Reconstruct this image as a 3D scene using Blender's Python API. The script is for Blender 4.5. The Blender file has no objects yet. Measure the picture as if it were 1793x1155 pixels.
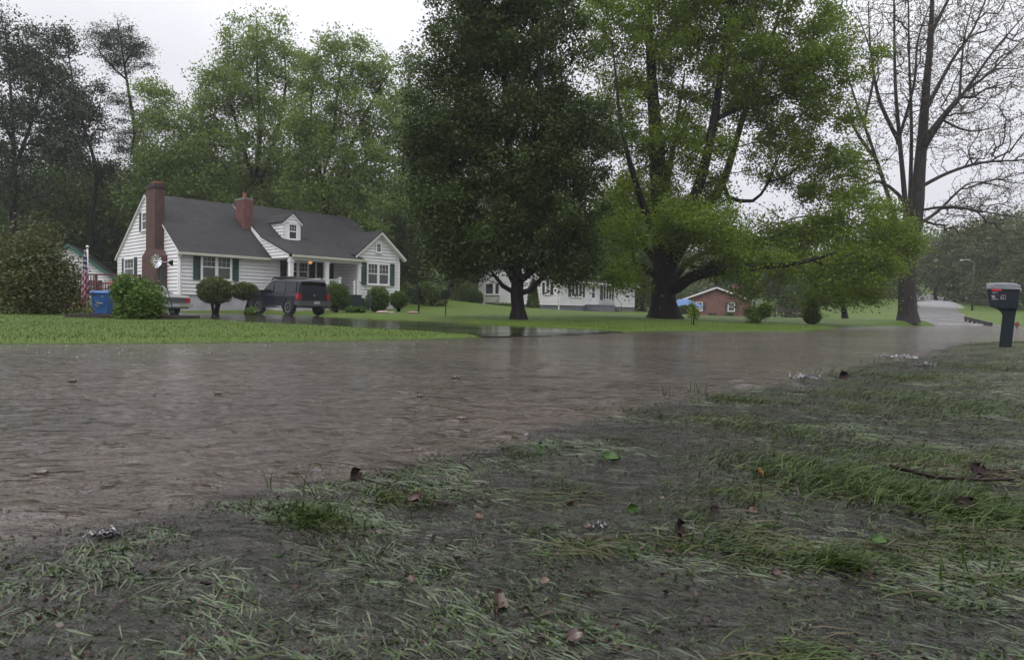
import bpy, math, random
import numpy as np
from mathutils import Vector, Matrix
sc = bpy.context.scene
COL = sc.collection
R = math.radians
rng = np.random.default_rng(7)
random.seed(7)

# ------------------------------------------------------------ camera
FPX, CX, CY = 1195.0, 896.5, 577.5
CAMH = 0.58
PITCH, ROLL = R(1.80), R(1.15)
cf = Vector((0, math.cos(PITCH), -math.sin(PITCH)))
cu0 = Vector((0, math.sin(PITCH), math.cos(PITCH)))
cr0 = Vector((1, 0, 0))
cr = cr0 * math.cos(ROLL) + cu0 * math.sin(ROLL)
cu = cu0 * math.cos(ROLL) - cr0 * math.sin(ROLL)
cam = bpy.data.cameras.new('camera')
cam.sensor_width = 36.0
cam.lens = 36.0 * FPX / 1793.0
cam.clip_start = 0.03
cam.clip_end = 3000
camo = bpy.data.objects.new('camera', cam)
COL.objects.link(camo)
M = Matrix(((cr.x, cu.x, -cf.x, 0), (cr.y, cu.y, -cf.y, 0), (cr.z, cu.z, -cf.z, CAMH), (0, 0, 0, 1)))
camo.matrix_world = M
sc.camera = camo

# ------------------------------------------------------------ overcast sky, weak broad sun
ELEV, AZ = 58.0, 215.0      # sun high, behind-left of the camera
w = bpy.data.worlds.new('World'); sc.world = w; w.use_nodes = True
nt = w.node_tree; nt.nodes.clear()
bg = nt.nodes.new('ShaderNodeBackground'); ow = nt.nodes.new('ShaderNodeOutputWorld')
sky = nt.nodes.new('ShaderNodeTexSky'); sky.sky_type = 'NISHITA'; sky.sun_disc = False
sky.sun_elevation = R(ELEV); sky.sun_rotation = R(AZ)
tc = nt.nodes.new('ShaderNodeTexCoord'); sx = nt.nodes.new('ShaderNodeSeparateXYZ')
ramp = nt.nodes.new('ShaderNodeValToRGB')
ramp.color_ramp.elements[0].position = 0.0; ramp.color_ramp.elements[0].color = (0.56, 0.56, 0.61, 1)
ramp.color_ramp.elements[1].position = 1.0; ramp.color_ramp.elements[1].color = (1.9, 1.9, 1.95, 1)
e = ramp.color_ramp.elements.new(0.30); e.color = (0.70, 0.70, 0.74, 1)
cn = nt.nodes.new('ShaderNodeTexNoise'); cn.inputs['Scale'].default_value = 2.2; cn.inputs['Detail'].default_value = 4
cm = nt.nodes.new('ShaderNodeMapRange'); cm.inputs['To Min'].default_value = 10.0; cm.inputs['To Max'].default_value = 16.0
sc1 = nt.nodes.new('ShaderNodeVectorMath'); sc1.operation = 'SCALE'
mix = nt.nodes.new('ShaderNodeMix'); mix.data_type = 'RGBA'; mix.inputs['Factor'].default_value = 0.93
nt.links.new(tc.outputs['Generated'], sx.inputs[0]); nt.links.new(sx.outputs['Z'], ramp.inputs[0])
nt.links.new(tc.outputs['Generated'], cn.inputs['Vector']); nt.links.new(cn.outputs[0], cm.inputs['Value'])
nt.links.new(ramp.outputs[0], sc1.inputs[0]); nt.links.new(cm.outputs[0], sc1.inputs['Scale'])
nt.links.new(sky.outputs[0], mix.inputs['A']); nt.links.new(sc1.outputs[0], mix.inputs['B'])
nt.links.new(mix.outputs['Result'], bg.inputs['Color']); bg.inputs['Strength'].default_value = 0.10
nt.links.new(bg.outputs[0], ow.inputs['Surface'])
sl = bpy.data.lights.new('sun', 'SUN'); sl.energy = 1.3; sl.angle = R(25); sl.color = (1.0, 0.97, 0.93)
so = bpy.data.objects.new('sun', sl); COL.objects.link(so)
az = R(AZ)
sd = Vector((math.sin(az) * math.cos(R(ELEV)), math.cos(az) * math.cos(R(ELEV)), math.sin(R(ELEV))))
so.rotation_euler = sd.to_track_quat('Z', 'Y').to_euler()
sc.view_settings.view_transform = 'Standard'; sc.view_settings.look = 'None'
sc.view_settings.gamma = 1.0; sc.view_settings.exposure = 0.0
sc.cycles.transparent_max_bounces = 12
sc.cycles.max_bounces = 6

# ------------------------------------------------------------ pixel helpers (lay-out measured on the photograph)
def ray(px, py):
    return cf + cr * ((px - CX) / FPX) + cu * ((CY - py) / FPX)
def at(px, py, Y):
    d = ray(px, py); t = Y / d.y
    return Vector((d.x * t, Y, CAMH + d.z * t))
def atz(px, py, z=0.0):
    d = ray(px, py); t = (z - CAMH) / d.z
    return Vector((d.x * t, d.y * t, z))
def mpp(Y):
    return Y / FPX

# ------------------------------------------------------------ object helpers
def link(name, me, parent=None):
    o = bpy.data.objects.new(name, me); COL.objects.link(o)
    if parent is not None: o.parent = parent
    return o
def tag(o, label=None, cat=None, group=None, kind=None):
    if label: o['label'] = label
    if cat: o['category'] = cat
    if group: o['group'] = group
    if kind: o['kind'] = kind
    return o
def empty(name, loc, rz=0.0):
    o = bpy.data.objects.new(name, None); COL.objects.link(o)
    o.location = loc; o.rotation_euler = (0, 0, rz); o.empty_display_size = 0.2
    return o
def copy_tree(o, parent=None):
    c = o.copy(); COL.objects.link(c); c.parent = parent
    for ch in [x for x in bpy.data.objects if x.parent == o]:
        copy_tree(ch, c)
    return c

class MB:
    """collects faces; local point -> optional frame (O, X, Y, Z) -> mesh"""
    def __init__(s, off=(0, 0, 0), frame=None):
        s.v = []; s.f = []; s.mi = []; s.off = Vector(off); s.fr = frame; s.m = 0
    def P(s, p):
        p = Vector(p)
        if s.fr:
            O, X, Y, Z = s.fr
            p = Vector(O) + Vector(X) * p.x + Vector(Y) * p.y + Vector(Z) * p.z
        return tuple(p + s.off)
    def poly(s, pts):
        n = len(s.v); s.v += [s.P(p) for p in pts]; s.f.append(list(range(n, n + len(pts)))); s.mi.append(s.m)
    def box(s, a, b):
        x0, y0, z0 = a; x1, y1, z1 = b
        n = len(s.v)
        s.v += [s.P(p) for p in ((x0,y0,z0),(x1,y0,z0),(x1,y1,z0),(x0,y1,z0),(x0,y0,z1),(x1,y0,z1),(x1,y1,z1),(x0,y1,z1))]
        for f in ((3,2,1,0),(4,5,6,7),(0,1,5,4),(1,2,6,5),(2,3,7,6),(3,0,4,7)):
            s.f.append([n + i for i in f]); s.mi.append(s.m)
    def slab(s, q, th, d=(0, 0, -1)):
        """quad/poly q extruded by th along d"""
        d = Vector(d) * th
        a = [Vector(p) for p in q]; b = [p + d for p in a]; n = len(a)
        s.poly(a); s.poly(b[::-1])
        for i in range(n):
            j = (i + 1) % n
            s.poly([a[i], b[i], b[j], a[j]])
    def tube(s, pts, rad, n=8, cap=True):
        pts = [Vector(p) for p in pts]
        if not hasattr(rad, '__len__'): rad = [rad] * len(pts)
        rings = []
        side = None
        for i, p in enumerate(pts):
            t = (pts[min(i + 1, len(pts) - 1)] - pts[max(i - 1, 0)])
            t = t.normalized() if t.length > 1e-9 else Vector((0, 0, 1))
            if side is None:
                side = t.cross(Vector((0, 0, 1)) if abs(t.z) < 0.9 else Vector((1, 0, 0))).normalized()
            side = (side - t * side.dot(t)).normalized()
            up = t.cross(side)
            b = len(s.v)
            s.v += [s.P(p + (side * math.cos(2 * math.pi * k / n) + up * math.sin(2 * math.pi * k / n)) * rad[i]) for k in range(n)]
            rings.append(b)
        for a, b in zip(rings[:-1], rings[1:]):
            for k in range(n):
                s.f.append([a + k, a + (k + 1) % n, b + (k + 1) % n, b + k]); s.mi.append(s.m)
        if cap:
            s.f.append([rings[0] + k for k in range(n)][::-1]); s.mi.append(s.m)
            s.f.append([rings[-1] + k for k in range(n)]); s.mi.append(s.m)
    def lathe(s, prof, c=(0, 0, 0), n=16, axis='z'):
        c = Vector(c); rings = []
        for r, h in prof:
            b = len(s.v)
            for k in range(n):
                a = 2 * math.pi * k / n
                q = {'z': Vector((r * math.cos(a), r * math.sin(a), h)), 'y': Vector((r * math.cos(a), h, r * math.sin(a))),
                     'x': Vector((h, r * math.cos(a), r * math.sin(a)))}[axis]
                s.v.append(s.P(c + q))
            rings.append(b)
        for a, b in zip(rings[:-1], rings[1:]):
            for k in range(n):
                s.f.append([a + k, a + (k + 1) % n, b + (k + 1) % n, b + k]); s.mi.append(s.m)
        s.f.append([rings[0] + k for k in range(n)][::-1]); s.mi.append(s.m)
        s.f.append([rings[-1] + k for k in range(n)]); s.mi.append(s.m)
    def build(s, name, mats, parent=None, smooth=False):
        me = bpy.data.meshes.new(name); me.from_pydata(s.v, [], s.f)
        if not isinstance(mats, (list, tuple)): mats = [mats]
        for m in mats: me.materials.append(m)
        if len(mats) > 1: me.polygons.foreach_set('material_index', s.mi)
        if smooth: me.polygons.foreach_set('use_smooth', [True] * len(s.f))
        me.update(); me.validate()
        return link(name, me, parent)

def np_mesh(name, V, F, mat, parent=None, smooth=False):
    """V (n,3), F (m,k) arrays"""
    V = np.ascontiguousarray(V, dtype=np.float32); F = np.ascontiguousarray(F, dtype=np.int32)
    me = bpy.data.meshes.new(name)
    me.vertices.add(len(V)); me.vertices.foreach_set('co', V.ravel())
    k = F.shape[1]
    me.loops.add(F.size); me.loops.foreach_set('vertex_index', F.ravel())
    me.polygons.add(len(F)); me.polygons.foreach_set('loop_start', np.arange(0, F.size, k, dtype=np.int32))
    if smooth: me.polygons.foreach_set('use_smooth', np.ones(len(F), dtype=bool))
    me.update(calc_edges=True)
    if mat: me.materials.append(mat)
    return link(name, me, parent)

# ------------------------------------------------------------ materials
def nodes(name):
    m = bpy.data.materials.new(name); m.use_nodes = True
    n = m.node_tree; n.nodes.clear()
    return m, n, n.nodes.new('ShaderNodeOutputMaterial')
def N(n, t, **kw):
    x = n.nodes.new(t)
    for k, v in kw.items():
        if k in x.inputs: x.inputs[k].default_value = v
        else: setattr(x, k, v)
    return x
def pbr(name, c, rough=0.7, c2=None, scale=3.0, bump=0.0, bscale=30.0, spec=0.5, metal=0.0, stretch=None, detail=4, emis=None, coat=0.0):
    m, n, out = nodes(name)
    p = N(n, 'ShaderNodeBsdfPrincipled')
    p.inputs['Base Color'].default_value = (*c, 1); p.inputs['Roughness'].default_value = rough
    p.inputs['Specular IOR Level'].default_value = spec; p.inputs['Metallic'].default_value = metal
    p.inputs['Coat Weight'].default_value = coat; p.inputs['Coat Roughness'].default_value = 0.06
    n.links.new(p.outputs[0], out.inputs[0])
    t = N(n, 'ShaderNodeTexCoord'); mp = N(n, 'ShaderNodeMapping')
    n.links.new(t.outputs['Object'], mp.inputs[0])
    if stretch: mp.inputs['Scale'].default_value = stretch
    if c2:
        a = N(n, 'ShaderNodeTexNoise', Scale=scale, Detail=float(detail)); n.links.new(mp.outputs[0], a.inputs['Vector'])
        r = N(n, 'ShaderNodeMapRange'); r.inputs['From Min'].default_value = 0.3; r.inputs['From Max'].default_value = 0.7
        x = N(n, 'ShaderNodeMix', data_type='RGBA'); x.inputs['A'].default_value = (*c, 1); x.inputs['B'].default_value = (*c2, 1)
        n.links.new(a.outputs[0], r.inputs['Value']); n.links.new(r.outputs[0], x.inputs['Factor']); n.links.new(x.outputs['Result'], p.inputs['Base Color'])
    if bump:
        a = N(n, 'ShaderNodeTexNoise', Scale=bscale, Detail=5.0); n.links.new(mp.outputs[0], a.inputs['Vector'])
        b = N(n, 'ShaderNodeBump', Strength=1.0, Distance=bump); n.links.new(a.outputs[0], b.inputs['Height']); n.links.new(b.outputs[0], p.inputs['Normal'])
    if emis:
        p.inputs['Emission Color'].default_value = (*emis[0], 1); p.inputs['Emission Strength'].default_value = emis[1]
    return m
def leafmat(name, c, c2, trans=0.35, rough=0.5, scale=0.9):
    m, n, out = nodes(name)
    t = N(n, 'ShaderNodeTexCoord'); a = N(n, 'ShaderNodeTexNoise', Scale=scale, Detail=3.0)
    n.links.new(t.outputs['Object'], a.inputs['Vector'])
    g = N(n, 'ShaderNodeNewGeometry')
    ad = N(n, 'ShaderNodeMath', operation='MULTIPLY_ADD'); ad.inputs[1].default_value = 0.55
    n.links.new(g.outputs['Random Per Island'], ad.inputs[0]); 
    r = N(n, 'ShaderNodeMapRange'); r.inputs['From Min'].default_value = 0.3; r.inputs['From Max'].default_value = 0.75
    r.inputs['To Min'].default_value = 0.0; r.inputs['To Max'].default_value = 0.6
    n.links.new(a.outputs[0], r.inputs['Value']); n.links.new(r.outputs[0], ad.inputs[2])
    x = N(n, 'ShaderNodeMix', data_type='RGBA'); x.inputs['A'].default_value = (*c, 1); x.inputs['B'].default_value = (*c2, 1)
    n.links.new(ad.outputs[0], x.inputs['Factor'])
    d = N(n, 'ShaderNodeBsdfPrincipled', Roughness=rough); d.inputs['Specular IOR Level'].default_value = 0.35
    tr = N(n, 'ShaderNodeBsdfTranslucent'); mx = N(n, 'ShaderNodeMixShader'); mx.inputs[0].default_value = trans
    n.links.new(x.outputs['Result'], d.inputs['Base Color']); n.links.new(x.outputs['Result'], tr.inputs['Color'])
    n.links.new(d.outputs[0], mx.inputs[1]); n.links.new(tr.outputs[0], mx.inputs[2]); n.links.new(mx.outputs[0], out.inputs[0])
    return m
def brickmat(name, c1, c2, mortar, axis='xz', sc_=1.0):
    m, n, out = nodes(name)
    p = N(n, 'ShaderNodeBsdfPrincipled', Roughness=0.75)
    t = N(n, 'ShaderNodeTexCoord'); s = N(n, 'ShaderNodeSeparateXYZ'); c = N(n, 'ShaderNodeCombineXYZ')
    n.links.new(t.outputs['Object'], s.inputs[0])
    ad = N(n, 'ShaderNodeMath', operation='ADD'); n.links.new(s.outputs['X'], ad.inputs[0]); n.links.new(s.outputs['Y'], ad.inputs[1])
    n.links.new(ad.outputs[0], c.inputs['X']); n.links.new(s.outputs['Z'], c.inputs['Y'])
    b = N(n, 'ShaderNodeTexBrick', Scale=1.0 * sc_); b.inputs['Color1'].default_value = (*c1, 1); b.inputs['Color2'].default_value = (*c2, 1)
    b.inputs['Mortar'].default_value = (*mortar, 1); b.inputs['Mortar Size'].default_value = 0.010
    b.inputs['Brick Width'].default_value = 0.215; b.inputs['Row Height'].default_value = 0.075
    n.links.new(c.outputs[0], b.inputs['Vector'])
    nz = N(n, 'ShaderNodeTexNoise', Scale=2.0, Detail=5.0); n.links.new(t.outputs['Object'], nz.inputs['Vector'])
    mr = N(n, 'ShaderNodeMapRange'); mr.inputs['From Min'].default_value = 0.3; mr.inputs['From Max'].default_value = 0.7; mr.inputs['To Min'].default_value = 0.6; mr.inputs['To Max'].default_value = 1.15
    n.links.new(nz.outputs[0], mr.inputs['Value'])
    vm = N(n, 'ShaderNodeVectorMath', operation='SCALE'); n.links.new(b.outputs['Color'], vm.inputs[0]); n.links.new(mr.outputs[0], vm.inputs['Scale'])
    n.links.new(vm.outputs[0], p.inputs['Base Color'])
    bp = N(n, 'ShaderNodeBump', Strength=1.0, Distance=0.006); n.links.new(b.outputs['Fac'], bp.inputs['Height']); bp.invert = True
    n.links.new(bp.outputs[0], p.inputs['Normal']); n.links.new(p.outputs[0], out.inputs[0])
    return m
def shinglemat(name, c1, c2):
    m, n, out = nodes(name)
    p = N(n, 'ShaderNodeBsdfPrincipled', Roughness=0.7); p.inputs['Specular IOR Level'].default_value = 0.3
    t = N(n, 'ShaderNodeTexCoord'); s = N(n, 'ShaderNodeSeparateXYZ'); c = N(n, 'ShaderNodeCombineXYZ')
    n.links.new(t.outputs['Object'], s.inputs[0]); n.links.new(s.outputs['X'], c.inputs['X'])
    n.links.new(s.outputs['Z'], c.inputs['Y'])
    b = N(n, 'ShaderNodeTexBrick', Scale=1.0); b.inputs['Color1'].default_value = (*c1, 1); b.inputs['Color2'].default_value = (*c2, 1)
    b.inputs['Mortar'].default_value = tuple(x * 0.55 for x in c1) + (1,); b.inputs['Mortar Size'].default_value = 0.006
    b.inputs['Brick Width'].default_value = 0.32; b.inputs['Row Height'].default_value = 0.085
    n.links.new(c.outputs[0], b.inputs['Vector'])
    nz = N(n, 'ShaderNodeTexNoise', Scale=0.9, Detail=6.0); n.links.new(t.outputs['Object'], nz.inputs['Vector'])
    mr = N(n, 'ShaderNodeMapRange'); mr.inputs['From Min'].default_value = 0.3; mr.inputs['From Max'].default_value = 0.7; mr.inputs['To Min'].default_value = 0.75; mr.inputs['To Max'].default_value = 1.25
    n.links.new(nz.outputs[0], mr.inputs['Value'])
    vm = N(n, 'ShaderNodeVectorMath', operation='SCALE'); n.links.new(b.outputs['Color'], vm.inputs[0]); n.links.new(mr.outputs[0], vm.inputs['Scale'])
    n.links.new(vm.outputs[0], p.inputs['Base Color'])
    bp = N(n, 'ShaderNodeBump', Strength=1.0, Distance=0.008); n.links.new(b.outputs['Fac'], bp.inputs['Height']); bp.invert = True
    n.links.new(bp.outputs[0], p.inputs['Normal']); n.links.new(p.outputs[0], out.inputs[0])
    return m

MT = dict(
    white=pbr('white_siding', (0.80, 0.79, 0.81), 0.5, (0.70, 0.69, 0.71), 0.8),
    lap_shadow=pbr('painted_lap_shadow', (0.20, 0.19, 0.21), 0.7),  # dark grey standing in for the shadow between siding laps
    trim=pbr('white_trim', (0.74, 0.74, 0.74), 0.45),
    cream=pbr('gutter_cream', (0.50, 0.49, 0.42), 0.45, (0.40, 0.39, 0.33), 2.0),
    found=pbr('painted_foundation', (0.50, 0.49, 0.54), 0.7, (0.36, 0.34, 0.38), 1.2, 0.01, 12),
    found2=pbr('grey_block_foundation', (0.16, 0.16, 0.19), 0.8, (0.12, 0.12, 0.15), 1.2, 0.01, 12),
    roof=shinglemat('asphalt_shingle', (0.025, 0.024, 0.027), (0.015, 0.0145, 0.017)),
    roof3=shinglemat('grey_shingle', (0.10, 0.09, 0.11), (0.08, 0.075, 0.09)),
    brick=brickmat('red_brick', (0.095, 0.030, 0.023), (0.070, 0.023, 0.019), (0.08, 0.06, 0.055)),
    brick3=brickmat('pale_red_brick', (0.24, 0.085, 0.065), (0.20, 0.07, 0.055), (0.22, 0.15, 0.13)),
    terra=pbr('terracotta', (0.24, 0.06, 0.04), 0.7),
    soot=pbr('sooty_brick', (0.03, 0.018, 0.018), 0.8),
    green=pbr('green_shutter', (0.012, 0.050, 0.045), 0.5),
    black=pbr('black_shutter', (0.015, 0.013, 0.022), 0.5),
    glass=pbr('window_glass', (0.020, 0.020, 0.024), 0.06, (0.05, 0.05, 0.055), 0.9, spec=0.6),
    curtain=pbr('curtained_glass', (0.12, 0.125, 0.11), 0.12, (0.07, 0.075, 0.07), 2.0),
    dark=pbr('dark_opening', (0.010, 0.010, 0.011), 0.8),
    concrete=pbr('concrete', (0.22, 0.21, 0.21), 0.8, (0.16, 0.15, 0.15), 2.0, 0.006, 30),
    stepg=pbr('green_painted_step', (0.010, 0.030, 0.026), 0.5),
    metal=pbr('galvanised_metal', (0.45, 0.45, 0.46), 0.3, metal=0.8),
    chrome=pbr('chrome', (0.65, 0.65, 0.68), 0.15, metal=1.0),
    bark=pbr('wet_bark', (0.015, 0.011, 0.011), 0.7, (0.006, 0.005, 0.006), 3.0, 0.05, 5, 0.2, stretch=(3, 3, 0.6)),
    bark2=pbr('reddish_bark', (0.046, 0.038, 0.038), 0.65, (0.016, 0.012, 0.013), 3.0, 0.05, 5, 0.2, stretch=(3, 3, 0.6)),
    bark3=pbr('pale_sycamore_limb', (0.13, 0.11, 0.11), 0.65, (0.045, 0.034, 0.034), 0.7, 0.02, 5, stretch=(1, 1, 0.5)),
    lampg=pbr('lamp_glow', (0.9, 0.6, 0.3), 0.5, emis=((1.0, 0.50, 0.18), 0.5)),
    redwood=pbr('dark_red_stain', (0.10, 0.016, 0.022), 0.6, (0.07, 0.012, 0.016), 3.0),
    timber=pbr('dark_timber', (0.035, 0.022, 0.020), 0.7, (0.02, 0.014, 0.013), 5.0),
    maple=leafmat('maple_leaf', (0.054, 0.102, 0.009), (0.200, 0.280, 0.022), 0.48, scale=0.6),
    maple2=leafmat('dark_maple_leaf', (0.016, 0.030, 0.007), (0.066, 0.105, 0.016), 0.30, scale=0.6),
    poplar=leafmat('pale_leaf', (0.095, 0.160, 0.032), (0.210, 0.285, 0.064), 0.46),
    wood=leafmat('woodland_leaf', (0.040, 0.078, 0.014), (0.115, 0.170, 0.028), 0.38),
    wood2=leafmat('far_woodland_leaf', (0.045, 0.070, 0.022), (0.100, 0.140, 0.036), 0.34),
    pine=leafmat('pine_needle', (0.018, 0.033, 0.016), (0.042, 0.064, 0.028), 0.2),
    mulch_shade=leafmat('mulch_and_shade', (0.008, 0.006, 0.006), (0.040, 0.022, 0.018), 0.1, 0.25, 6.0),
    sprig=leafmat('verge_sprig', (0.016, 0.036, 0.008), (0.060, 0.105, 0.022), 0.25, 0.3, 5.0),
    dogw=leafmat('dogwood_leaf', (0.034, 0.060, 0.012), (0.095, 0.092, 0.022), 0.30),
    shrub=leafmat('shrub_leaf', (0.050, 0.110, 0.015), (0.120, 0.190, 0.030), 0.35),
    box=leafmat('clipped_shrub_leaf', (0.030, 0.055, 0.010), (0.085, 0.120, 0.020), 0.2, scale=3),
    boxl=leafmat('bright_clipped_leaf', (0.040, 0.080, 0.010), (0.100, 0.150, 0.020), 0.3, scale=3),
    syc=leafmat('sycamore_bud', (0.075, 0.060, 0.035), (0.120, 0.105, 0.045), 0.3),
    blade=leafmat('grass_blade', (0.012, 0.022, 0.006), (0.070, 0.112, 0.020), 0.30, 0.4, 5.0),
    lawnb=leafmat('lawn_blade', (0.042, 0.080, 0.005), (0.078, 0.125, 0.010), 0.30, 0.5, 0.6),
    straw=leafmat('drowned_straw', (0.035, 0.024, 0.018), (0.11, 0.085, 0.045), 0.2, 0.35, 3.0),
    drown=leafmat('drowned_grass', (0.022, 0.030, 0.015), (0.15, 0.18, 0.11), 0.2, 0.3, 6.0),
    drownw=leafmat('drowned_wide_grass', (0.028, 0.040, 0.020), (0.125, 0.155, 0.092), 0.2, 0.3, 3.0),
    litter=leafmat('dead_leaf', (0.016, 0.008, 0.009), (0.060, 0.030, 0.022), 0.15, 0.3, 5.0),
    clover=leafmat('clover_head', (0.12, 0.14, 0.06), (0.26, 0.26, 0.16), 0.3, 0.5, 5.0),
)
HAZE = 0.00055
# ------------------------------------------------------------ terrain
def px2(pts, z=0.0):
    return np.array([[atz(x, y, z).x, atz(x, y, z).y] for x, y in pts])
FAR = px2([(-500, 612), (-200, 608), (0, 605), (200, 604), (400, 602), (600, 599), (750, 596), (870, 592), (1000, 589), (1100, 583), (1180, 580), (1300, 581), (1430, 581), (1500, 573), (1560, 571)])
FAR = np.vstack([FAR, [[26.9, 43.0], [31.0, 51.2], [36.8, 54.0], [46.0, 52.0], [60, 51.0], [90, 54]]])
NEAR = px2([(-420, 1010), (0, 925), (300, 880), (600, 830), (900, 752), (1130, 706), (1400, 661), (1560, 629), (1660, 608)])
NEAR = np.vstack([[[-9, -0.6]], NEAR, [[10.0, 15.0], [14, 17.5], [22, 21.0], [60, 30]]])
def sdist(X, Y, L):
    """signed distance to polyline; positive to the left of its direction"""
    best = np.full(X.shape, 1e9); sg = np.ones(X.shape)
    for a, b in zip(L[:-1], L[1:]):
        d = b - a; l2 = (d ** 2).sum()
        t = np.clip(((X - a[0]) * d[0] + (Y - a[1]) * d[1]) / l2, 0, 1)
        ex = X - a[0] - t * d[0]; ey = Y - a[1] - t * d[1]
        dd = np.hypot(ex, ey); s = np.sign(d[0] * (Y - a[1]) - d[1] * (X - a[0]))
        m = dd < best - 1e-9
        best = np.where(m, dd, best); sg = np.where(m, s, sg)
    return best * sg
def inpoly(X, Y, Pg):
    ins = np.zeros(X.shape, bool); best = np.full(X.shape, 1e9); n = len(Pg)
    for i in range(n):
        a = Pg[i]; b = Pg[(i + 1) % n]
        c = ((a[1] > Y) != (b[1] > Y)) & (X < (b[0] - a[0]) * (Y - a[1]) / (b[1] - a[1] + 1e-12) + a[0])
        ins ^= c
        d = b - a; t = np.clip(((X - a[0]) * d[0] + (Y - a[1]) * d[1]) / (d ** 2).sum(), 0, 1)
        best = np.minimum(best, np.hypot(X - a[0] - t * d[0], Y - a[1] - t * d[1]))
    return np.where(ins, best, -best)
def sm(t):
    t = np.clip(t, 0, 1); return t * t * (3 - 2 * t)
ctrl = np.array([
 (-30, 10, .10), (-9, 11, .07), (-12, 20, .09), (-4, 13.5, .05), (-17, 26, .07), (-10, 26, .06), (-26, 32, .10), (-40, 30, .15), (-18, 37, .10), (-14, 33, .05), (-10, 36.5, .14), (-9.5, 41, .28),
 (-6.8, 44, .38), (-27, 45, .20), (0, 18, .02), (.3, 25.7, .17), (5, 24, .10), (0, 34, .30), (7.6, 34, .25), (9, 25, .05), (3.9, 59, .41), (11, 66, .48), (-3.3, 66, .45), (14, 72, .5),
 (24.5, 42, .33), (16, 28, .08), (14, 32, .14), (20, 36, .1), (30, 95, -.1), (22, 70, .15), (33, 62, .1), (45, 56, .25), (60, 56, .3), (46.7, 75, 1.0), (60, 80, 1.2), (58.9, 95, 1.9), (75, 122, 3.6), (90, 150, 5.5), (50, 110, 3.2),
 (-6, 58, 1.2), (-9, 75, 3.6), (-20, 70, 1.5), (-45, 60, 1.2), (-60, 100, 5), (0, 120, 5), (-60, 30, .3), (100, 60, .5), (30, 130, 2.0), (0, 200, 10), (-120, 200, 10), (120, 200, 12), (200, 60, 4), (-200, 60, 6)], float)
def tps_fit(c, lam=0.6):
    n = len(c); d = np.hypot(c[:, None, 0] - c[None, :, 0], c[:, None, 1] - c[None, :, 1])
    K = np.where(d > 0, d ** 2 * np.log(d + 1e-9), 0) + lam * np.eye(n)
    Pm = np.c_[np.ones(n), c[:, :2]]
    A = np.block([[K, Pm], [Pm.T, np.zeros((3, 3))]])
    return np.linalg.solve(A, np.r_[c[:, 2], 0, 0, 0])
TP = tps_fit(ctrl)
def tps(X, Y):
    X = np.asarray(X, float); Y = np.asarray(Y, float)
    o = TP[-3] + TP[-2] * X + TP[-1] * Y
    for wi, c in zip(TP[:-3], ctrl):
        d = np.hypot(X - c[0], Y - c[1]); o = o + wi * np.where(d > 0, d ** 2 * np.log(d + 1e-9), 0)
    return o
def vnoise(X, Y, s, seed=0):
    """cheap smooth value noise"""
    r = np.random.default_rng(100 + seed); T = r.random((64, 64))
    x = X / s; y = Y / s; xi = np.floor(x).astype(int); yi = np.floor(y).astype(int)
    fx = sm(x - xi); fy = sm(y - yi)
    g = lambda i, j: T[i % 64, j % 64]
    return (g(xi, yi) * (1 - fx) + g(xi + 1, yi) * fx) * (1 - fy) + (g(xi, yi + 1) * (1 - fx) + g(xi + 1, yi + 1) * fx) * fy - 0.5
DRIVE = px2([(300, 557), (450, 567), (600, 573), (750, 580), (850, 587.5), (1000, 593), (1120, 584), (1080, 578), (1000, 573.5), (900, 569), (800, 563.5), (700, 558.5), (640, 556.5), (560, 553)], 0.03)
DRIVE = np.vstack([DRIVE, [[-10.6, 37.5], [-14.5, 37.5], [-17.2, 35.3], [-19.6, 36.0], [-24, 38], [-26, 33], [-20, 28.5]]])
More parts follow.
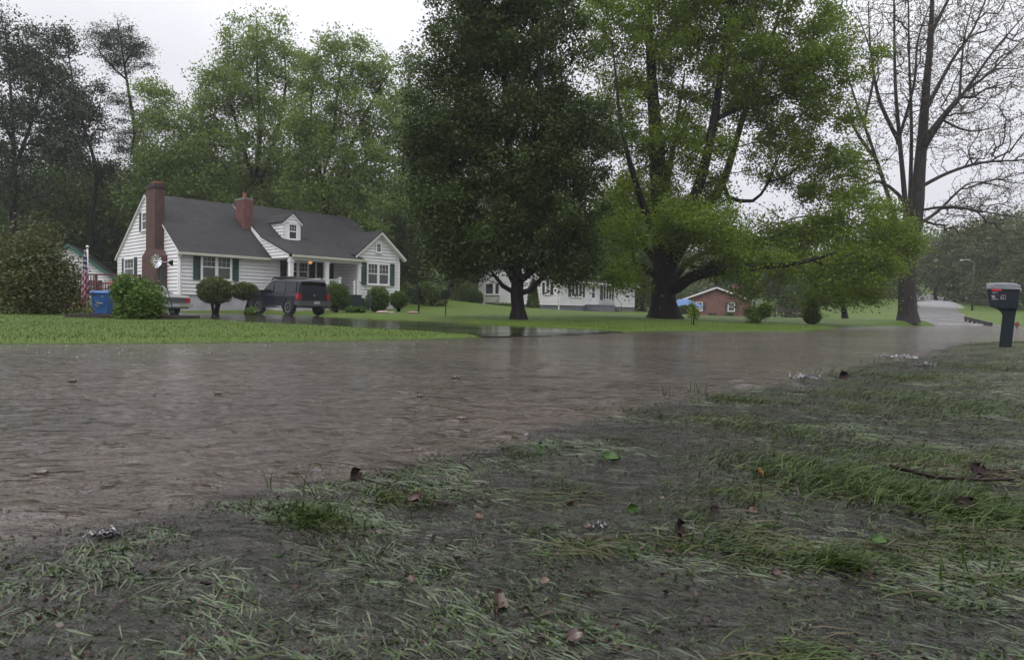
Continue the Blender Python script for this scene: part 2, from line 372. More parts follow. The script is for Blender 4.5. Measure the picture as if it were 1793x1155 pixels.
# road that climbs away to the right
RP = np.array([[32.6, 50], [34, 53], [35.5, 56], [46.7, 75], [58.9, 95], [75, 122], [90, 150]], float)
RW = np.array([3.4, 3.0, 2.6, 2.1, 2.0, 2.4, 2.6])
def waterz(X, Y):
    d = -sdist(X, Y, NEAR)      # >0 on the verge side
    return 0.075 * sm((np.asarray(X) - 2.0) / 8.0) * sm(d / 1.6)
def ground(X, Y):
    X = np.asarray(X, float); Y = np.asarray(Y, float)
    df = sdist(X, Y, FAR); dn = -sdist(X, Y, NEAR)
    dn = dn + .24 * vnoise(X, Y, .6, 7) + .12 * vnoise(X, Y, .19, 8)
    base = tps(X, Y); base = np.maximum(base, np.where(Y < 90, 0.045, -.2)) + 0.02 * vnoise(X, Y, 2.3, 3) * sm(df / 2)
    z = -0.13 + (base + 0.13) * sm((df + 0.25) / 1.1)
    dd = inpoly(X, Y, DRIVE)
    z = np.where(df > 0, z + (np.minimum(z, -0.03) - z) * sm((dd + 0.12) / 0.3), z)
    bump = 0.030 * vnoise(X, Y, 0.55, 1) + 0.026 * vnoise(X, Y, 0.17, 2)
    film = 0.020 - 0.028 * sm((X - 0.3) / 2.6) * sm((dn - 0.2) / 1.2) * (0.35 + 0.65 * sm((vnoise(X * 0.5, Y * 1.6, 0.8, 5) + 0.15) / 0.35)) + 0.012 * sm((-X - 0.2) / 1.5) + .045 * np.exp(-np.clip(dn, 0, 9) / .30)
    vz = waterz(X, Y) - film + bump * (0.6 + 0.4 * sm(X))
    vz = np.where((X > 7) & (dn > 0), np.maximum(vz, waterz(X, Y) + 0.02 * sm((X - 7) / 2)), vz)
    z = z + (vz - z) * sm((dn + 0.15) / 0.35)
    # road cutting
    dr = sdist(X, Y, RP); 
    best = np.full(X.shape, 1e9); wl = np.zeros(X.shape)
    for i in range(len(RP) - 1):
        a, b = RP[i], RP[i + 1]; d = b - a
        t = np.clip(((X - a[0]) * d[0] + (Y - a[1]) * d[1]) / (d ** 2).sum(), 0, 1)
        e = np.hypot(X - a[0] - t * d[0], Y - a[1] - t * d[1]); ww = RW[i] + (RW[i + 1] - RW[i]) * t
        m = (e - ww) < best; best = np.where(m, e - ww, best)
    z = np.where(Y > 49, z - 0.22 * sm((0.5 - best) / 1.0), z)
    return z
def gz(x, y): return float(ground(np.array([x]), np.array([y]))[0])
def gp(px, py, Y):
    """point on the ground seen in photo column px at depth Y"""
    p = at(px, py, Y); return Vector((p.x, p.y, gz(p.x, p.y)))

def fan(k0, k1, nk, ys, y0=-8.0):
    kk = np.linspace(k0, k1, nk); ys = np.asarray(ys)
    K, S = np.meshgrid(kk, ys); X = K * (S - y0); Y = S
    idx = np.arange(nk * len(ys)).reshape(len(ys), nk)
    F = np.stack([idx[:-1, :-1], idx[:-1, 1:], idx[1:, 1:], idx[1:, :-1]], -1).reshape(-1, 4)
    return X, Y, F
ys = np.concatenate([np.arange(-5, 1, .25), np.arange(1, 8, .07), np.geomspace(8, 60, 260), np.geomspace(61, 450, 60)])
X, Y, F = fan(-1.7, 1.7, 520, ys)
Z = ground(X, Y)
def groundmat():
    m, n, out = nodes('lawn_and_verge')
    p = N(n, 'ShaderNodeBsdfPrincipled', Roughness=0.75); p.inputs['Specular IOR Level'].default_value = 0.25
    t = N(n, 'ShaderNodeTexCoord'); at_ = N(n, 'ShaderNodeAttribute', attribute_name='verge')
    a = N(n, 'ShaderNodeTexNoise', Scale=0.55, Detail=5.0); b = N(n, 'ShaderNodeTexNoise', Scale=28.0, Detail=4.0)
    n.links.new(t.outputs['Object'], a.inputs['Vector']); n.links.new(t.outputs['Object'], b.inputs['Vector'])
    x = N(n, 'ShaderNodeMix', data_type='RGBA'); x.inputs['A'].default_value = (0.038, 0.070, 0.005, 1); x.inputs['B'].default_value = (0.074, 0.116, 0.010, 1)
    mr = N(n, 'ShaderNodeMapRange'); mr.inputs['From Min'].default_value = 0.32; mr.inputs['From Max'].default_value = 0.68
    sm_ = N(n, 'ShaderNodeMath', operation='MULTIPLY_ADD'); sm_.inputs[1].default_value = 0.5
    n.links.new(b.outputs[0], sm_.inputs[0]); 
    h = N(n, 'ShaderNodeMath', operation='MULTIPLY'); h.inputs[1].default_value = 0.5
    n.links.new(a.outputs[0], h.inputs[0]); n.links.new(h.outputs[0], sm_.inputs[2]); n.links.new(sm_.outputs[0], mr.inputs['Value'])
    n.links.new(mr.outputs[0], x.inputs['Factor'])
    y = N(n, 'ShaderNodeValToRGB')
    c = N(n, 'ShaderNodeTexNoise', Scale=13.0, Detail=7.0); c.inputs['Roughness'].default_value = 0.7
    n.links.new(t.outputs['Object'], c.inputs['Vector']); n.links.new(c.outputs[0], y.inputs[0])
    y.color_ramp.elements[0].position = 0.33; y.color_ramp.elements[0].color = (0.008, 0.006, 0.008, 1)
    y.color_ramp.elements[1].position = 0.72; y.color_ramp.elements[1].color = (0.13, 0.12, 0.075, 1)
    e = y.color_ramp.elements.new(0.52); e.color = (0.036, 0.040, 0.022, 1)
    z = N(n, 'ShaderNodeMix', data_type='RGBA'); n.links.new(at_.outputs['Fac'], z.inputs['Factor'])
    n.links.new(x.outputs['Result'], z.inputs['A']); n.links.new(y.outputs[0], z.inputs['B']); n.links.new(z.outputs['Result'], p.inputs['Base Color'])
    bp = N(n, 'ShaderNodeBump', Strength=0.8, Distance=0.03); n.links.new(b.outputs[0], bp.inputs['Height']); n.links.new(bp.outputs[0], p.inputs['Normal'])
    n.links.new(p.outputs[0], out.inputs[0]); return m
MT['ground'] = groundmat()
g = np_mesh('ground', np.stack([X, Y, Z], -1).reshape(-1, 3), F, MT['ground'], smooth=True)
dn = -sdist(X, Y, NEAR); df = sdist(X, Y, FAR)
vg = sm((0.15 - df) / 0.3) * (1 - 0.35 * sm((X - 7.5) / 3) * sm(dn))
va = g.data.attributes.new('verge', 'FLOAT', 'POINT'); va.data.foreach_set('value', vg.ravel().astype(np.float32))
tag(g, kind='structure')

# ------------------------------------------------------------ water
def watermat():
    m, n, out = nodes('muddy_flood_water')
    p = N(n, 'ShaderNodeBsdfPrincipled', Roughness=0.05); p.inputs['IOR'].default_value = 1.33; p.inputs['Specular IOR Level'].default_value = 1.0; p.inputs['Coat Weight'].default_value = 0.45; p.inputs['Coat Roughness'].default_value = 0.08; p.inputs['Coat IOR'].default_value = 1.33
    g = N(n, 'ShaderNodeNewGeometry'); at_ = N(n, 'ShaderNodeAttribute', attribute_name='depth')
    # clear film to opaque mud by depth of water
    c = N(n, 'ShaderNodeTexNoise', Scale=0.45, Detail=5.0); n.links.new(g.outputs['Position'], c.inputs['Vector'])
    x = N(n, 'ShaderNodeMix', data_type='RGBA'); x.inputs['A'].default_value = (0.034, 0.021, 0.014, 1); x.inputs['B'].default_value = (0.072, 0.049, 0.036, 1)
    mr = N(n, 'ShaderNodeMapRange'); mr.inputs['From Min'].default_value = 0.38; mr.inputs['From Max'].default_value = 0.66; n.links.new(c.outputs[0], mr.inputs['Value'])
    n.links.new(mr.outputs[0], x.inputs['Factor'])
    film = N(n, 'ShaderNodeMix', data_type='RGBA'); film.inputs['A'].default_value = (0.072, 0.064, 0.068, 1)
    dm = N(n, 'ShaderNodeMapRange'); dm.inputs['From Min'].default_value = 0.02; dm.inputs['From Max'].default_value = 0.10
    n.links.new(at_.outputs['Fac'], dm.inputs['Value']); n.links.new(dm.outputs[0], film.inputs['Factor']); n.links.new(x.outputs['Result'], film.inputs['B'])
    n.links.new(film.outputs['Result'], p.inputs['Base Color'])
    al = N(n, 'ShaderNodeMapRange'); al.inputs['From Min'].default_value = 0.0; al.inputs['From Max'].default_value = 0.105; al.inputs['To Min'].default_value = 0.10; al.inputs['To Max'].default_value = 1.0
    n.links.new(at_.outputs['Fac'], al.inputs['Value'])
    fr = N(n, 'ShaderNodeFresnel'); fr.inputs['IOR'].default_value = 1.33
    # ripples: flow-stretched, with finer chop and rain pits
    def mp(sx, sy, rot):
        q = N(n, 'ShaderNodeMapping'); q.inputs['Scale'].default_value = (sx, sy, 1); q.inputs['Rotation'].default_value = (0, 0, R(rot))
        n.links.new(g.outputs['Position'], q.inputs[0]); return q
    a1 = N(n, 'ShaderNodeTexNoise', Scale=1.0, Detail=4.0, Distortion=1.2); n.links.new(mp(4.6, 8.0, -18).outputs[0], a1.inputs['Vector'])
    a2 = N(n, 'ShaderNodeTexNoise', Scale=1.0, Detail=5.0, Distortion=0.8); a2.inputs['Roughness'].default_value = 0.62; n.links.new(mp(11, 19, -24).outputs[0], a2.inputs['Vector'])
    a3 = N(n, 'ShaderNodeTexVoronoi', Scale=14.0); n.links.new(g.outputs['Position'], a3.inputs['Vector'])
    pit = N(n, 'ShaderNodeMapRange'); pit.inputs['From Min'].default_value = 0.0; pit.inputs['From Max'].default_value = 0.16; pit.inputs['To Min'].default_value = 1.0; pit.inputs['To Max'].default_value = 0.0
    n.links.new(a3.outputs['Distance'], pit.inputs['Value'])
    b1 = N(n, 'ShaderNodeBump', Strength=1.0, Distance=0.11); n.links.new(a1.outputs[0], b1.inputs['Height'])
    b2 = N(n, 'ShaderNodeBump', Strength=1.0, Distance=0.040); n.links.new(a2.outputs[0], b2.inputs['Height']); n.links.new(b1.outputs[0], b2.inputs['Normal'])
    b3 = N(n, 'ShaderNodeBump', Strength=1.0, Distance=0.010); n.links.new(pit.outputs[0], b3.inputs['Height']); n.links.new(b2.outputs[0], b3.inputs['Normal'])
    n.links.new(b3.outputs[0], p.inputs['Normal']); n.links.new(b3.outputs[0], p.inputs['Coat Normal']); n.links.new(b3.outputs[0], fr.inputs['Normal'])
    mx = N(n, 'ShaderNodeMath', operation='MAXIMUM'); n.links.new(al.outputs[0], mx.inputs[0])
    f2 = N(n, 'ShaderNodeMath', operation='MULTIPLY', use_clamp=True); f2.inputs[1].default_value = 1.6; n.links.new(fr.outputs[0], f2.inputs[0]); n.links.new(f2.outputs[0], mx.inputs[1])
    n.links.new(mx.outputs[0], p.inputs['Alpha'])
    sp = N(n, 'ShaderNodeSeparateXYZ'); n.links.new(g.outputs['Position'], sp.inputs[0])      # rain-beaten open water farther out is rougher
    rr = N(n, 'ShaderNodeMapRange'); rr.inputs['From Min'].default_value = 4.0; rr.inputs['From Max'].default_value = 16.0; rr.inputs['To Min'].default_value = 0.05; rr.inputs['To Max'].default_value = 0.24
    n.links.new(sp.outputs['Y'], rr.inputs['Value']); n.links.new(rr.outputs[0], p.inputs['Roughness'])
    n.links.new(p.outputs[0], out.inputs[0]); return m
MT['water'] = watermat()
ys = np.concatenate([np.arange(-5, 0.6, .2), np.arange(.6, 5, .022), np.arange(5, 10, .06), np.geomspace(10, 62, 160)])
Xw, Yw, Fw = fan(-1.7, 1.7, 700, ys)
Wz = waterz(Xw, Yw)
near = sm((9 - np.abs(Yw)) / 6)
rip = 0.014 * vnoise(Xw * 1.0 - Yw * .4, Yw * 2.0 + Xw * .5, 0.42, 11) + 0.007 * vnoise(Xw + Yw * .3, Yw * 2 - Xw * .3, 0.16, 12) + 0.004 * vnoise(Xw, Yw * 1.6, 0.07, 13)
# standing waves piling up where the flow leaves the road
dnw = -sdist(Xw, Yw, NEAR)
rip += 0.030 * np.exp(-((dnw + 0.10) / 0.28) ** 2) * vnoise(Xw * 1.2, Yw * 1.2, 0.25, 14)
Zw = Wz + 1.5 * rip * (0.25 + 0.75 * near) * (1 - .72 * sm((dnw - .15) / .6))
Gd = ground(Xw, Yw)
dep = Wz - Gd
keepv = dep > -0.05
keep = keepv.ravel()[Fw].any(axis=1)
Fw = Fw[keep]
used = np.unique(Fw); rem = np.full(Xw.size, -1); rem[used] = np.arange(len(used))
wo = np_mesh('flood_water', np.stack([Xw, Yw, Zw], -1).reshape(-1, 3)[used], rem[Fw], MT['water'], smooth=True)
va = wo.data.attributes.new('depth', 'FLOAT', 'POINT'); va.data.foreach_set('value', dep.ravel()[used].astype(np.float32))
tag(wo, kind='structure')

# ------------------------------------------------------------ wet driveway (calm sheet) and the road climbing away
def calm(name, c, rough, bump):
    m, n, out = nodes(name)
    p = N(n, 'ShaderNodeBsdfPrincipled', Roughness=rough); p.inputs['Base Color'].default_value = (*c, 1); p.inputs['Specular IOR Level'].default_value = 0.8
    g = N(n, 'ShaderNodeNewGeometry'); a1 = N(n, 'ShaderNodeTexNoise', Scale=3.0, Detail=5.0)
    n.links.new(g.outputs['Position'], a1.inputs['Vector'])
    mr = N(n, 'ShaderNodeMapRange'); mr.inputs['From Min'].default_value = 0.42; mr.inputs['From Max'].default_value = 0.6; mr.inputs['To Min'].default_value = rough; mr.inputs['To Max'].default_value = rough * 2.2
    a0 = N(n, 'ShaderNodeTexNoise', Scale=0.5, Detail=4.0); n.links.new(g.outputs['Position'], a0.inputs['Vector']); n.links.new(a0.outputs[0], mr.inputs['Value']); n.links.new(mr.outputs[0], p.inputs['Roughness'])
    b = N(n, 'ShaderNodeBump', Strength=1.0, Distance=bump); n.links.new(a1.outputs[0], b.inputs['Height']); n.links.new(b.outputs[0], p.inputs['Normal'])
    n.links.new(p.outputs[0], out.inputs[0]); return m
MT['drive'] = calm('wet_asphalt_drive', (0.012, 0.011, 0.012), 0.07, 0.012)
MT['road'] = calm('wet_road', (0.055, 0.050, 0.050), 0.35, 0.001)
import bmesh
mb = MB(); mb.poly([(x, y, 0.0) for x, y in DRIVE]); o = mb.build('driveway', MT['drive']); tag(o, kind='structure')
bm = bmesh.new(); bm.from_mesh(o.data); bmesh.ops.triangulate(bm, faces=bm.faces[:])
for _ in range(4): bmesh.ops.subdivide_edges(bm, edges=[e for e in bm.edges if e.calc_length() > .8], cuts=1, use_grid_fill=True); bmesh.ops.triangulate(bm, faces=[f for f in bm.faces if len(f.verts) > 3])
co = np.array([v.co[:] for v in bm.verts]); dz = sdist(co[:, 0], co[:, 1], FAR)
for v, d in zip(bm.verts, dz): v.co.z = -0.05 + 0.068 * float(sm((d + .1) / .5))
bm.to_mesh(o.data); bm.free()
mb = MB(); L = []; Rr = []
pts = []; 
tt = np.linspace(0, len(RP) - 1, 60)
cxs = np.interp(tt, range(len(RP)), RP[:, 0]); cys = np.interp(tt, range(len(RP)), RP[:, 1]); cw = np.interp(tt, range(len(RP)), RW)
for i in range(60):
    a = max(0, i - 1); b = min(59, i + 1); d = Vector((cxs[b] - cxs[a], cys[b] - cys[a], 0)).normalized(); nrm = Vector((-d.y, d.x, 0))
    row = []
    for s in (-1, -.5, 0, .5, 1):
        p = Vector((cxs[i], cys[i], 0)) + nrm * s * (cw[i] + .3); z = gz(cxs[i], cys[i]) + 0.19
        row.append((p.x, p.y, max(z, -0.04)))
    pts.append(row)
for r0, r1 in zip(pts[:-1], pts[1:]):
    for k in range(4): mb.poly([r0[k + 1], r0[k], r1[k], r1[k + 1]])
o = mb.build('road', MT['road'], smooth=True); tag(o, kind='structure')
# pale gravel lane seen across the lawn on the right
mb = MB(); row = []
for px in np.linspace(1330, 1560, 24):
    p = at(px, 560, 52 - (px - 1330) * 0.045); row.append((p.x, p.y))
for (x0, y0), (x1, y1) in zip(row[:-1], row[1:]):
    mb.poly([(x0, y0, gz(x0, y0) + .02), (x1, y1, gz(x1, y1) + .02), (x1, y1 + 3, gz(x1, y1 + 3) + .02), (x0, y0 + 3, gz(x0, y0 + 3) + .02)])
o = mb.build('path', pbr('gravel', (0.22, 0.21, 0.20), 0.8, (0.16, 0.15, 0.14), 2.0)); tag(o, kind='structure')
# ------------------------------------------------------------ foliage
def leaf_quads(C, size, rg, droop=0.3, aspect=0.62, flat=0.0, jitter=0.35):
    """kite-shaped leaves at centres C (n,3); returns V, F"""
    n = len(C)
    a = rg.uniform(0, 2 * np.pi, n); el = rg.uniform(-0.9, 0.5, n) - droop
    if flat: el *= (1 - flat)
    d = np.stack([np.cos(a) * np.cos(el), np.sin(a) * np.cos(el), np.sin(el)], 1)
    r = rg.normal(0, 1, (n, 3)); r[:, 2] += 0.0
    up = np.array([0, 0, 1.0]) * 1.0 + r * (0.9 - 0.6 * flat)
    s = np.cross(d, up); s /= np.linalg.norm(s, axis=1, keepdims=True) + 1e-9
    L = size * (1 + rg.uniform(-jitter, jitter, n))[:, None]; W = L * aspect * 0.5
    b = C - d * L * 0.5; t = C + d * L * 0.5; m = C - d * L * 0.05
    V = np.stack([b, m + s * W, t, m - s * W], 1).reshape(-1, 3)
    F = np.arange(4 * n).reshape(n, 4); return V, F

class Skel:
    def __init__(s): s.p = []; s.par = []; s.rmin = []; s.pl = []
    def add(s, p, par, r=0.0):
        s.p.append(np.array(p, float)); s.par.append(par); s.rmin.append(r)
        s.pl.append(0 if par < 0 else s.pl[par] + np.linalg.norm(s.p[-1] - s.p[par])); return len(s.p) - 1
    def limb(s, pts, r0, r1, start=None, step=0.5):
        pts = [np.array(p, float) for p in pts]
        if start is None and s.p:
            start = int(np.argmin(np.linalg.norm(np.array(s.p) - pts[0], axis=1)))
        cur = -1 if start is None else start
        if cur < 0: cur = s.add(pts[0], -1, r0)
        tot = sum(np.linalg.norm(b - a) for a, b in zip(pts[:-1], pts[1:])); done = 0
        # catmull smoothing
        for i in range(len(pts) - 1):
            p0 = pts[max(i - 1, 0)]; p1 = pts[i]; p2 = pts[i + 1]; p3 = pts[min(i + 2, len(pts) - 1)]
            l = np.linalg.norm(p2 - p1); k = max(1, int(l / step))
            for j in range(1, k + 1):
                t = j / k; q = 0.5 * ((2 * p1) + (-p0 + p2) * t + (2 * p0 - 5 * p1 + 4 * p2 - p3) * t * t + (-p0 + 3 * p1 - 3 * p2 + p3) * t ** 3)
                f = (done + l * t) / tot; cur = s.add(q, cur, r0 + (r1 - r0) * f)
            done += l
        return cur
    def grow(s, tips, rg, step=0.6, wpl=0.25, bend=0.15, lo=0):
        tips = np.array(tips); P0 = np.array(s.p)
        d0 = np.array([np.min(np.linalg.norm(P0 - t, axis=1)) for t in tips]); tipn = []
        P = np.zeros((len(P0) + len(tips) * 14, 3)); PL = np.zeros(len(P)); P[:len(P0)] = P0; PL[:len(P0)] = s.pl; n = len(P0)
        for k in np.argsort(d0):
            t = tips[k]; dv = t - P[:n]; dist = np.linalg.norm(dv, axis=1)
            cost = dist + wpl * PL[:n] + np.where(dv[:, 2] < -0.3 * dist, 0.5 * dist, 0)
            cost[:lo] += 1e6
            j = int(np.argmin(cost)); a = P[j].copy(); L = dist[j]; m = min(12, max(1, int(L / step)))
            side = rg.normal(0, 1, 3) * L * bend * 0.4; side[2] += -0.08 * L
            cur = j
            for q in range(1, m + 1):
                f = q / m; pt = a + (t - a) * f + side * 4 * f * (1 - f) * (1 if m > 1 else 0)
                cur = s.add(pt, cur, 0)
                if n < len(P): P[n] = pt; PL[n] = s.pl[-1]; n += 1
            tipn.append(cur)
        return tipn
    def mesh(s, name, mat, parent, rtip=0.012, expo=0.5, rmax=9, mincut=0.0, kscale=1.0):
        n = len(s.p); cnt = np.zeros(n); kids = [[] for _ in range(n)]
        for i in range(n):
            if s.par[i] >= 0: kids[s.par[i]].append(i)
        for i in range(n - 1, -1, -1):
            if not kids[i]: cnt[i] += 1
            if s.par[i] >= 0: cnt[s.par[i]] += cnt[i]
        rad = np.maximum(rtip * cnt ** expo * kscale, 0); rm = np.array(s.rmin)
        rad = np.where(rm > 0, np.maximum(rm, np.minimum(rad, rm * 1.05)), np.minimum(rad, rmax))
        for i in range(n):   # never thicker than the parent
            p = s.par[i]
            if p >= 0: rad[i] = min(rad[i], rad[p] * (1.0 if rm[i] > 0 else 0.9))
        V = []; F = []; done = [False] * n; base = 0
        def chain(i0):
            c = [s.par[i0]] if s.par[i0] >= 0 else []; i = i0
            while True:
                c.append(i)
                if not kids[i]: break
                i = max(kids[i], key=lambda k: (rm[k] > 0, cnt[k]))
            return c
        stack = [i for i in range(n) if s.par[i] < 0]
        while stack:
            i0 = stack.pop(); c = chain(i0)
            for a in c:
                if done[a]: continue
                done[a] = True
            cs = set(c)
            for a in (c if s.par[i0] < 0 else c[1:]):
                stack += [k for k in kids[a] if k not in cs]
            pts = np.array([s.p[a] for a in c]); rr = np.array([rad[a] for a in c])
            if s.par[i0] >= 0: rr[0] = rr[1] if len(rr) > 1 else rr[0]
            if len(pts) < 2: continue
            rr[-1] = min(rr[-1], rtip)
            if rr[0] < mincut: continue
            sd = 10 if rr[0] > .25 else 7 if rr[0] > .1 else 5 if rr[0] > .04 else 3
            T = np.gradient(pts, axis=0); T /= np.linalg.norm(T, axis=1, keepdims=True) + 1e-9
            ref = np.array([0.3, 1.0, 0.1]); S = np.cross(T, ref); S /= np.linalg.norm(S, axis=1, keepdims=True) + 1e-9; U = np.cross(T, S)
            an = np.linspace(0, 2 * np.pi, sd, endpoint=False)
            ring = pts[:, None, :] + (S[:, None, :] * np.cos(an)[None, :, None] + U[:, None, :] * np.sin(an)[None, :, None]) * rr[:, None, None]
            if rr[0] > .1: ring += (np.sin(an * 3 + 1)[None, :, None] * S[:, None, :] * rr[:, None, None] * 0.10)
            m = len(pts); V.append(ring.reshape(-1, 3))
            idx = base + np.arange(m * sd).reshape(m, sd)
            F.append(np.stack([idx[:-1], np.roll(idx[:-1], -1, 1), np.roll(idx[1:], -1, 1), idx[1:]], -1).reshape(-1, 4)); base += m * sd
        return np_mesh(name, np.vstack(V), np.vstack(F), mat, parent, smooth=True)

def lobe_tips(lobes, Y, n, rg, lo=1.0):
    """lobes: (px, py, rx_px, ry_px[, dY, ry_depth_m]); tips spread over them by volume"""
    m = mpp(Y); W = []; Ls = []
    for l in lobes:
        dY = l[4] if len(l) > 4 else 0; c = at(l[0], l[1], Y + dY); rx = l[2] * m; rz = l[3] * m; ry = l[5] if len(l) > 5 else (rx + rz) * .5
        Ls.append((np.array(c), np.array([rx, ry, rz]))); W.append((rx * ry * rz) ** .66)
    W = np.array(W) / sum(W); out = []
    for (c, r), wgt in zip(Ls, W):
        k = max(3, int(n * wgt)); d = rg.normal(0, 1, (k, 3)); d /= np.linalg.norm(d, axis=1, keepdims=True)
        out.append(c + d * r * (rg.uniform(0, 1, (k, 1)) ** (1 / 2.4)))
    return np.vstack(out)

def clump_leaves(tips, per, rad, size, rg, flat=0.75, droop=0.3, aspect=.62):
    k = len(tips); n = rg.poisson(per, k); idx = np.repeat(np.arange(k), n)
    cr_ = rad * rg.uniform(.6, 1.3, k)
    g = rg.normal(0, .5, (len(idx), 3)) * cr_[idx][:, None]; g[:, 2] *= flat
    g[:, 2] -= 0.12 * (g[:, 0] ** 2 + g[:, 1] ** 2) / (rad + .01)
    return leaf_quads(tips[idx] + g, size, rg, droop, aspect)

def tree(name, label, cat, base, trunkpts, limbs, lobes, Y, ntips, per, rad, size, leaf, bark, r0, group=None, seed=1, rtip=.012, step=.6, flat=.75, wpl=.25, bend=.15, mincut=0, aspect=.62, flare=.7, taper=.12):
    """trunkpts / limbs in pixels (px, py[, dY]) at depth Y; base = (px, py)"""
    rg = np.random.default_rng(seed); b = at(base[0], base[1], Y); bz = gz(b.x, b.y); root = empty(name, (b.x, b.y, bz))
    tag(root, label, cat, group)
    O = np.array([b.x, b.y, bz]); P = lambda q: np.array(at(q[0], q[1], Y + (q[2] if len(q) > 2 else 0))) - O
    s = Skel(); tp = [np.array([0, 0, -.15])] + [P(q) for q in trunkpts]
    s.limb(tp, r0, r0 * (taper if limbs else .25), step=.35)
    ntr = int(len(s.p) * .6)
    # root flare
    for i in range(len(s.p)):
        z = s.p[i][2]; s.rmin[i] *= 1 + flare * math.exp(-max(z, 0) / (r0 * .5))
    for L in limbs:
        rr = L[0]; s.limb([P(q) for q in L[1:]], rr, rr * .14)
    tips = lobe_tips(lobes, Y, ntips, rg) - O
    tips = tips[tips[:, 2] > .3]
    s.grow(tips, rg, step, wpl, bend, lo=min(ntr, len(s.p) - 2))
    s.mesh('trunk', bark, root, rtip, mincut=mincut)
    V, F = clump_leaves(tips, per, rad, size, rg, flat, aspect=aspect)
    np_mesh('crown', V, F, leaf, root)
    return root

def bush(name, label, cat, px, py, Y, rpx, hpx, n, size, leaf, group=None, seed=3, shell=.5, shape='ball', stems=5, lift=.15, base_z=None, lobes=5, stem_r=.03):
    """rpx half width, hpx height in pixels; (px, py) the foot"""
    rg = np.random.default_rng(seed); b = at(px, py, Y); z = gz(b.x, b.y) if base_z is None else base_z
    o = empty(name, (b.x, b.y, z)); tag(o, label, cat, group); m = mpp(Y); rx = rpx * m; h = hpx * m + (b.z - z); lo = h * lift
    d = rg.normal(0, 1, (n, 3)); d /= np.linalg.norm(d, axis=1, keepdims=True)
    r = rg.uniform(shell, 1, (n, 1)) ** .6
    if shape == 'ball':
        C = d * r * [rx, rx * .9, (h - lo) / 2]; bumpy = 1 + .05 * np.sin(d[:, :1] * 9 + d[:, 2:] * 7 + seed) + .05 * np.sin(d[:, 1:2] * 13 + d[:, :1] * 6); C *= bumpy * np.where(rg.random((n, 1)) < .12, rg.uniform(1, 1.14, (n, 1)), 1); C[:, 2] += lo + (h - lo) / 2
    elif shape == 'cone':
        t = rg.uniform(0, 1, (n, 1)) ** 1.4; a = rg.uniform(0, 2 * np.pi, (n, 1)); rr = rx * np.sqrt(np.clip(1 - t, 0, 1)) * (.75 + .25 * np.sin(a * 3)) * rg.uniform(.6, 1, (n, 1))
        C = np.hstack([np.cos(a) * rr, np.sin(a) * rr, lo + t * (h - lo)])
    else:   # loose: several lobes
        k = rg.integers(0, lobes, n); cc = rg.normal(0, .42, (lobes, 3)) * [rx, rx * .8, (h - lo) * .34]; cc = np.clip(cc, -.46 * np.array([rx, rx, h]), .46 * np.array([rx, rx, h])); cc[0] = 0; cc[:, 2] -= 0.12 * np.abs(cc[:, 0]); C = cc[k] + d * r * [rx * .55, rx * .5, (h - lo) * .30]
        C += rg.normal(0, 1, (n, 3)) * rx * .06; C[:, 2] += lo + (h - lo) / 2
    C = C[C[:, 2] > .02]
    V, F = leaf_quads(C, size, rg, .1)
    if shape == 'ball':     # twiggy inner mass behind the outer leaves
        D = rg.normal(0, 1, (n // 2, 3)); D /= np.linalg.norm(D, axis=1, keepdims=True); Ci = D * rg.uniform(.5, .84, (n // 2, 1)) * [rx, rx * .9, (h - lo) / 2]; Ci[:, 2] += lo + (h - lo) / 2
        V2, F2 = leaf_quads(Ci, size * 2.6, rg, .1); F = np.vstack([F, F2 + len(V)]); V = np.vstack([V, V2])
    np_mesh('foliage', V, F, leaf, o)
    mb = MB()
    for i in range(stems):
        a = 2 * math.pi * i / max(stems, 1) + .5; q = rx * .45
        mb.tube([(.05 * math.cos(a), .05 * math.sin(a), -.1), (q * .5 * math.cos(a), q * .5 * math.sin(a), h * .3), (q * math.cos(a), q * math.sin(a), h * .62)], [stem_r, stem_r * .7, stem_r * .3], 6)
    mb.build('stem', MT['bark'], o, True)
    return o
# ------------------------------------------------------------ building helpers
def clip_band(poly, z0, z1):
    def cl(pg, keep):
        out = []
        for i in range(len(pg)):
            a, b = pg[i], pg[(i + 1) % len(pg)]; ka, kb = keep(a[1]), keep(b[1])
            if ka >= 0: out.append(a)
            if (ka >= 0) != (kb >= 0):
                t = ka / (ka - kb); out.append((a[0] + (b[0] - a[0]) * t, a[1] + (b[1] - a[1]) * t))
        return out
    p = cl(poly, lambda z: z - z0)
    return cl(p, lambda z: z1 - z) if len(p) > 2 else []
def siding(name, frame, poly, parent, mat=None, lap=0.2, lip=0.034, off=(0, 0, 0), trimw=0.0):
    """frame=(O, X along the wall, N outward, Z); poly in (x, z)"""
    mb = MB(off, frame); z0 = min(p[1] for p in poly); z1 = max(p[1] for p in poly); z = z0
    while z < z1 - 1e-4:
        zt = min(z + lap, z1); q = clip_band(poly, z, zt)
        if len(q) >= 3:
            mb.m = 0; mb.poly([(x, lip * (1 - (zz - z) / lap) + 0.002, zz) for x, zz in q])
            lo = sorted([x for x, zz in q if abs(zz - z) < 1e-4]); mb.m = 1      # dark lip and strip paint in the shadow line under each lap
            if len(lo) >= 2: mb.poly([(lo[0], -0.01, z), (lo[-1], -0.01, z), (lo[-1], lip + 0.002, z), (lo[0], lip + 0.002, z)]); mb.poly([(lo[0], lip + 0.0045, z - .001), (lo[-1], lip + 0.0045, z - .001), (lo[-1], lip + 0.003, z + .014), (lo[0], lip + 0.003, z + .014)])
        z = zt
    return mb.build(name, [mat or MT['white'], MT['lap_shadow']], parent)
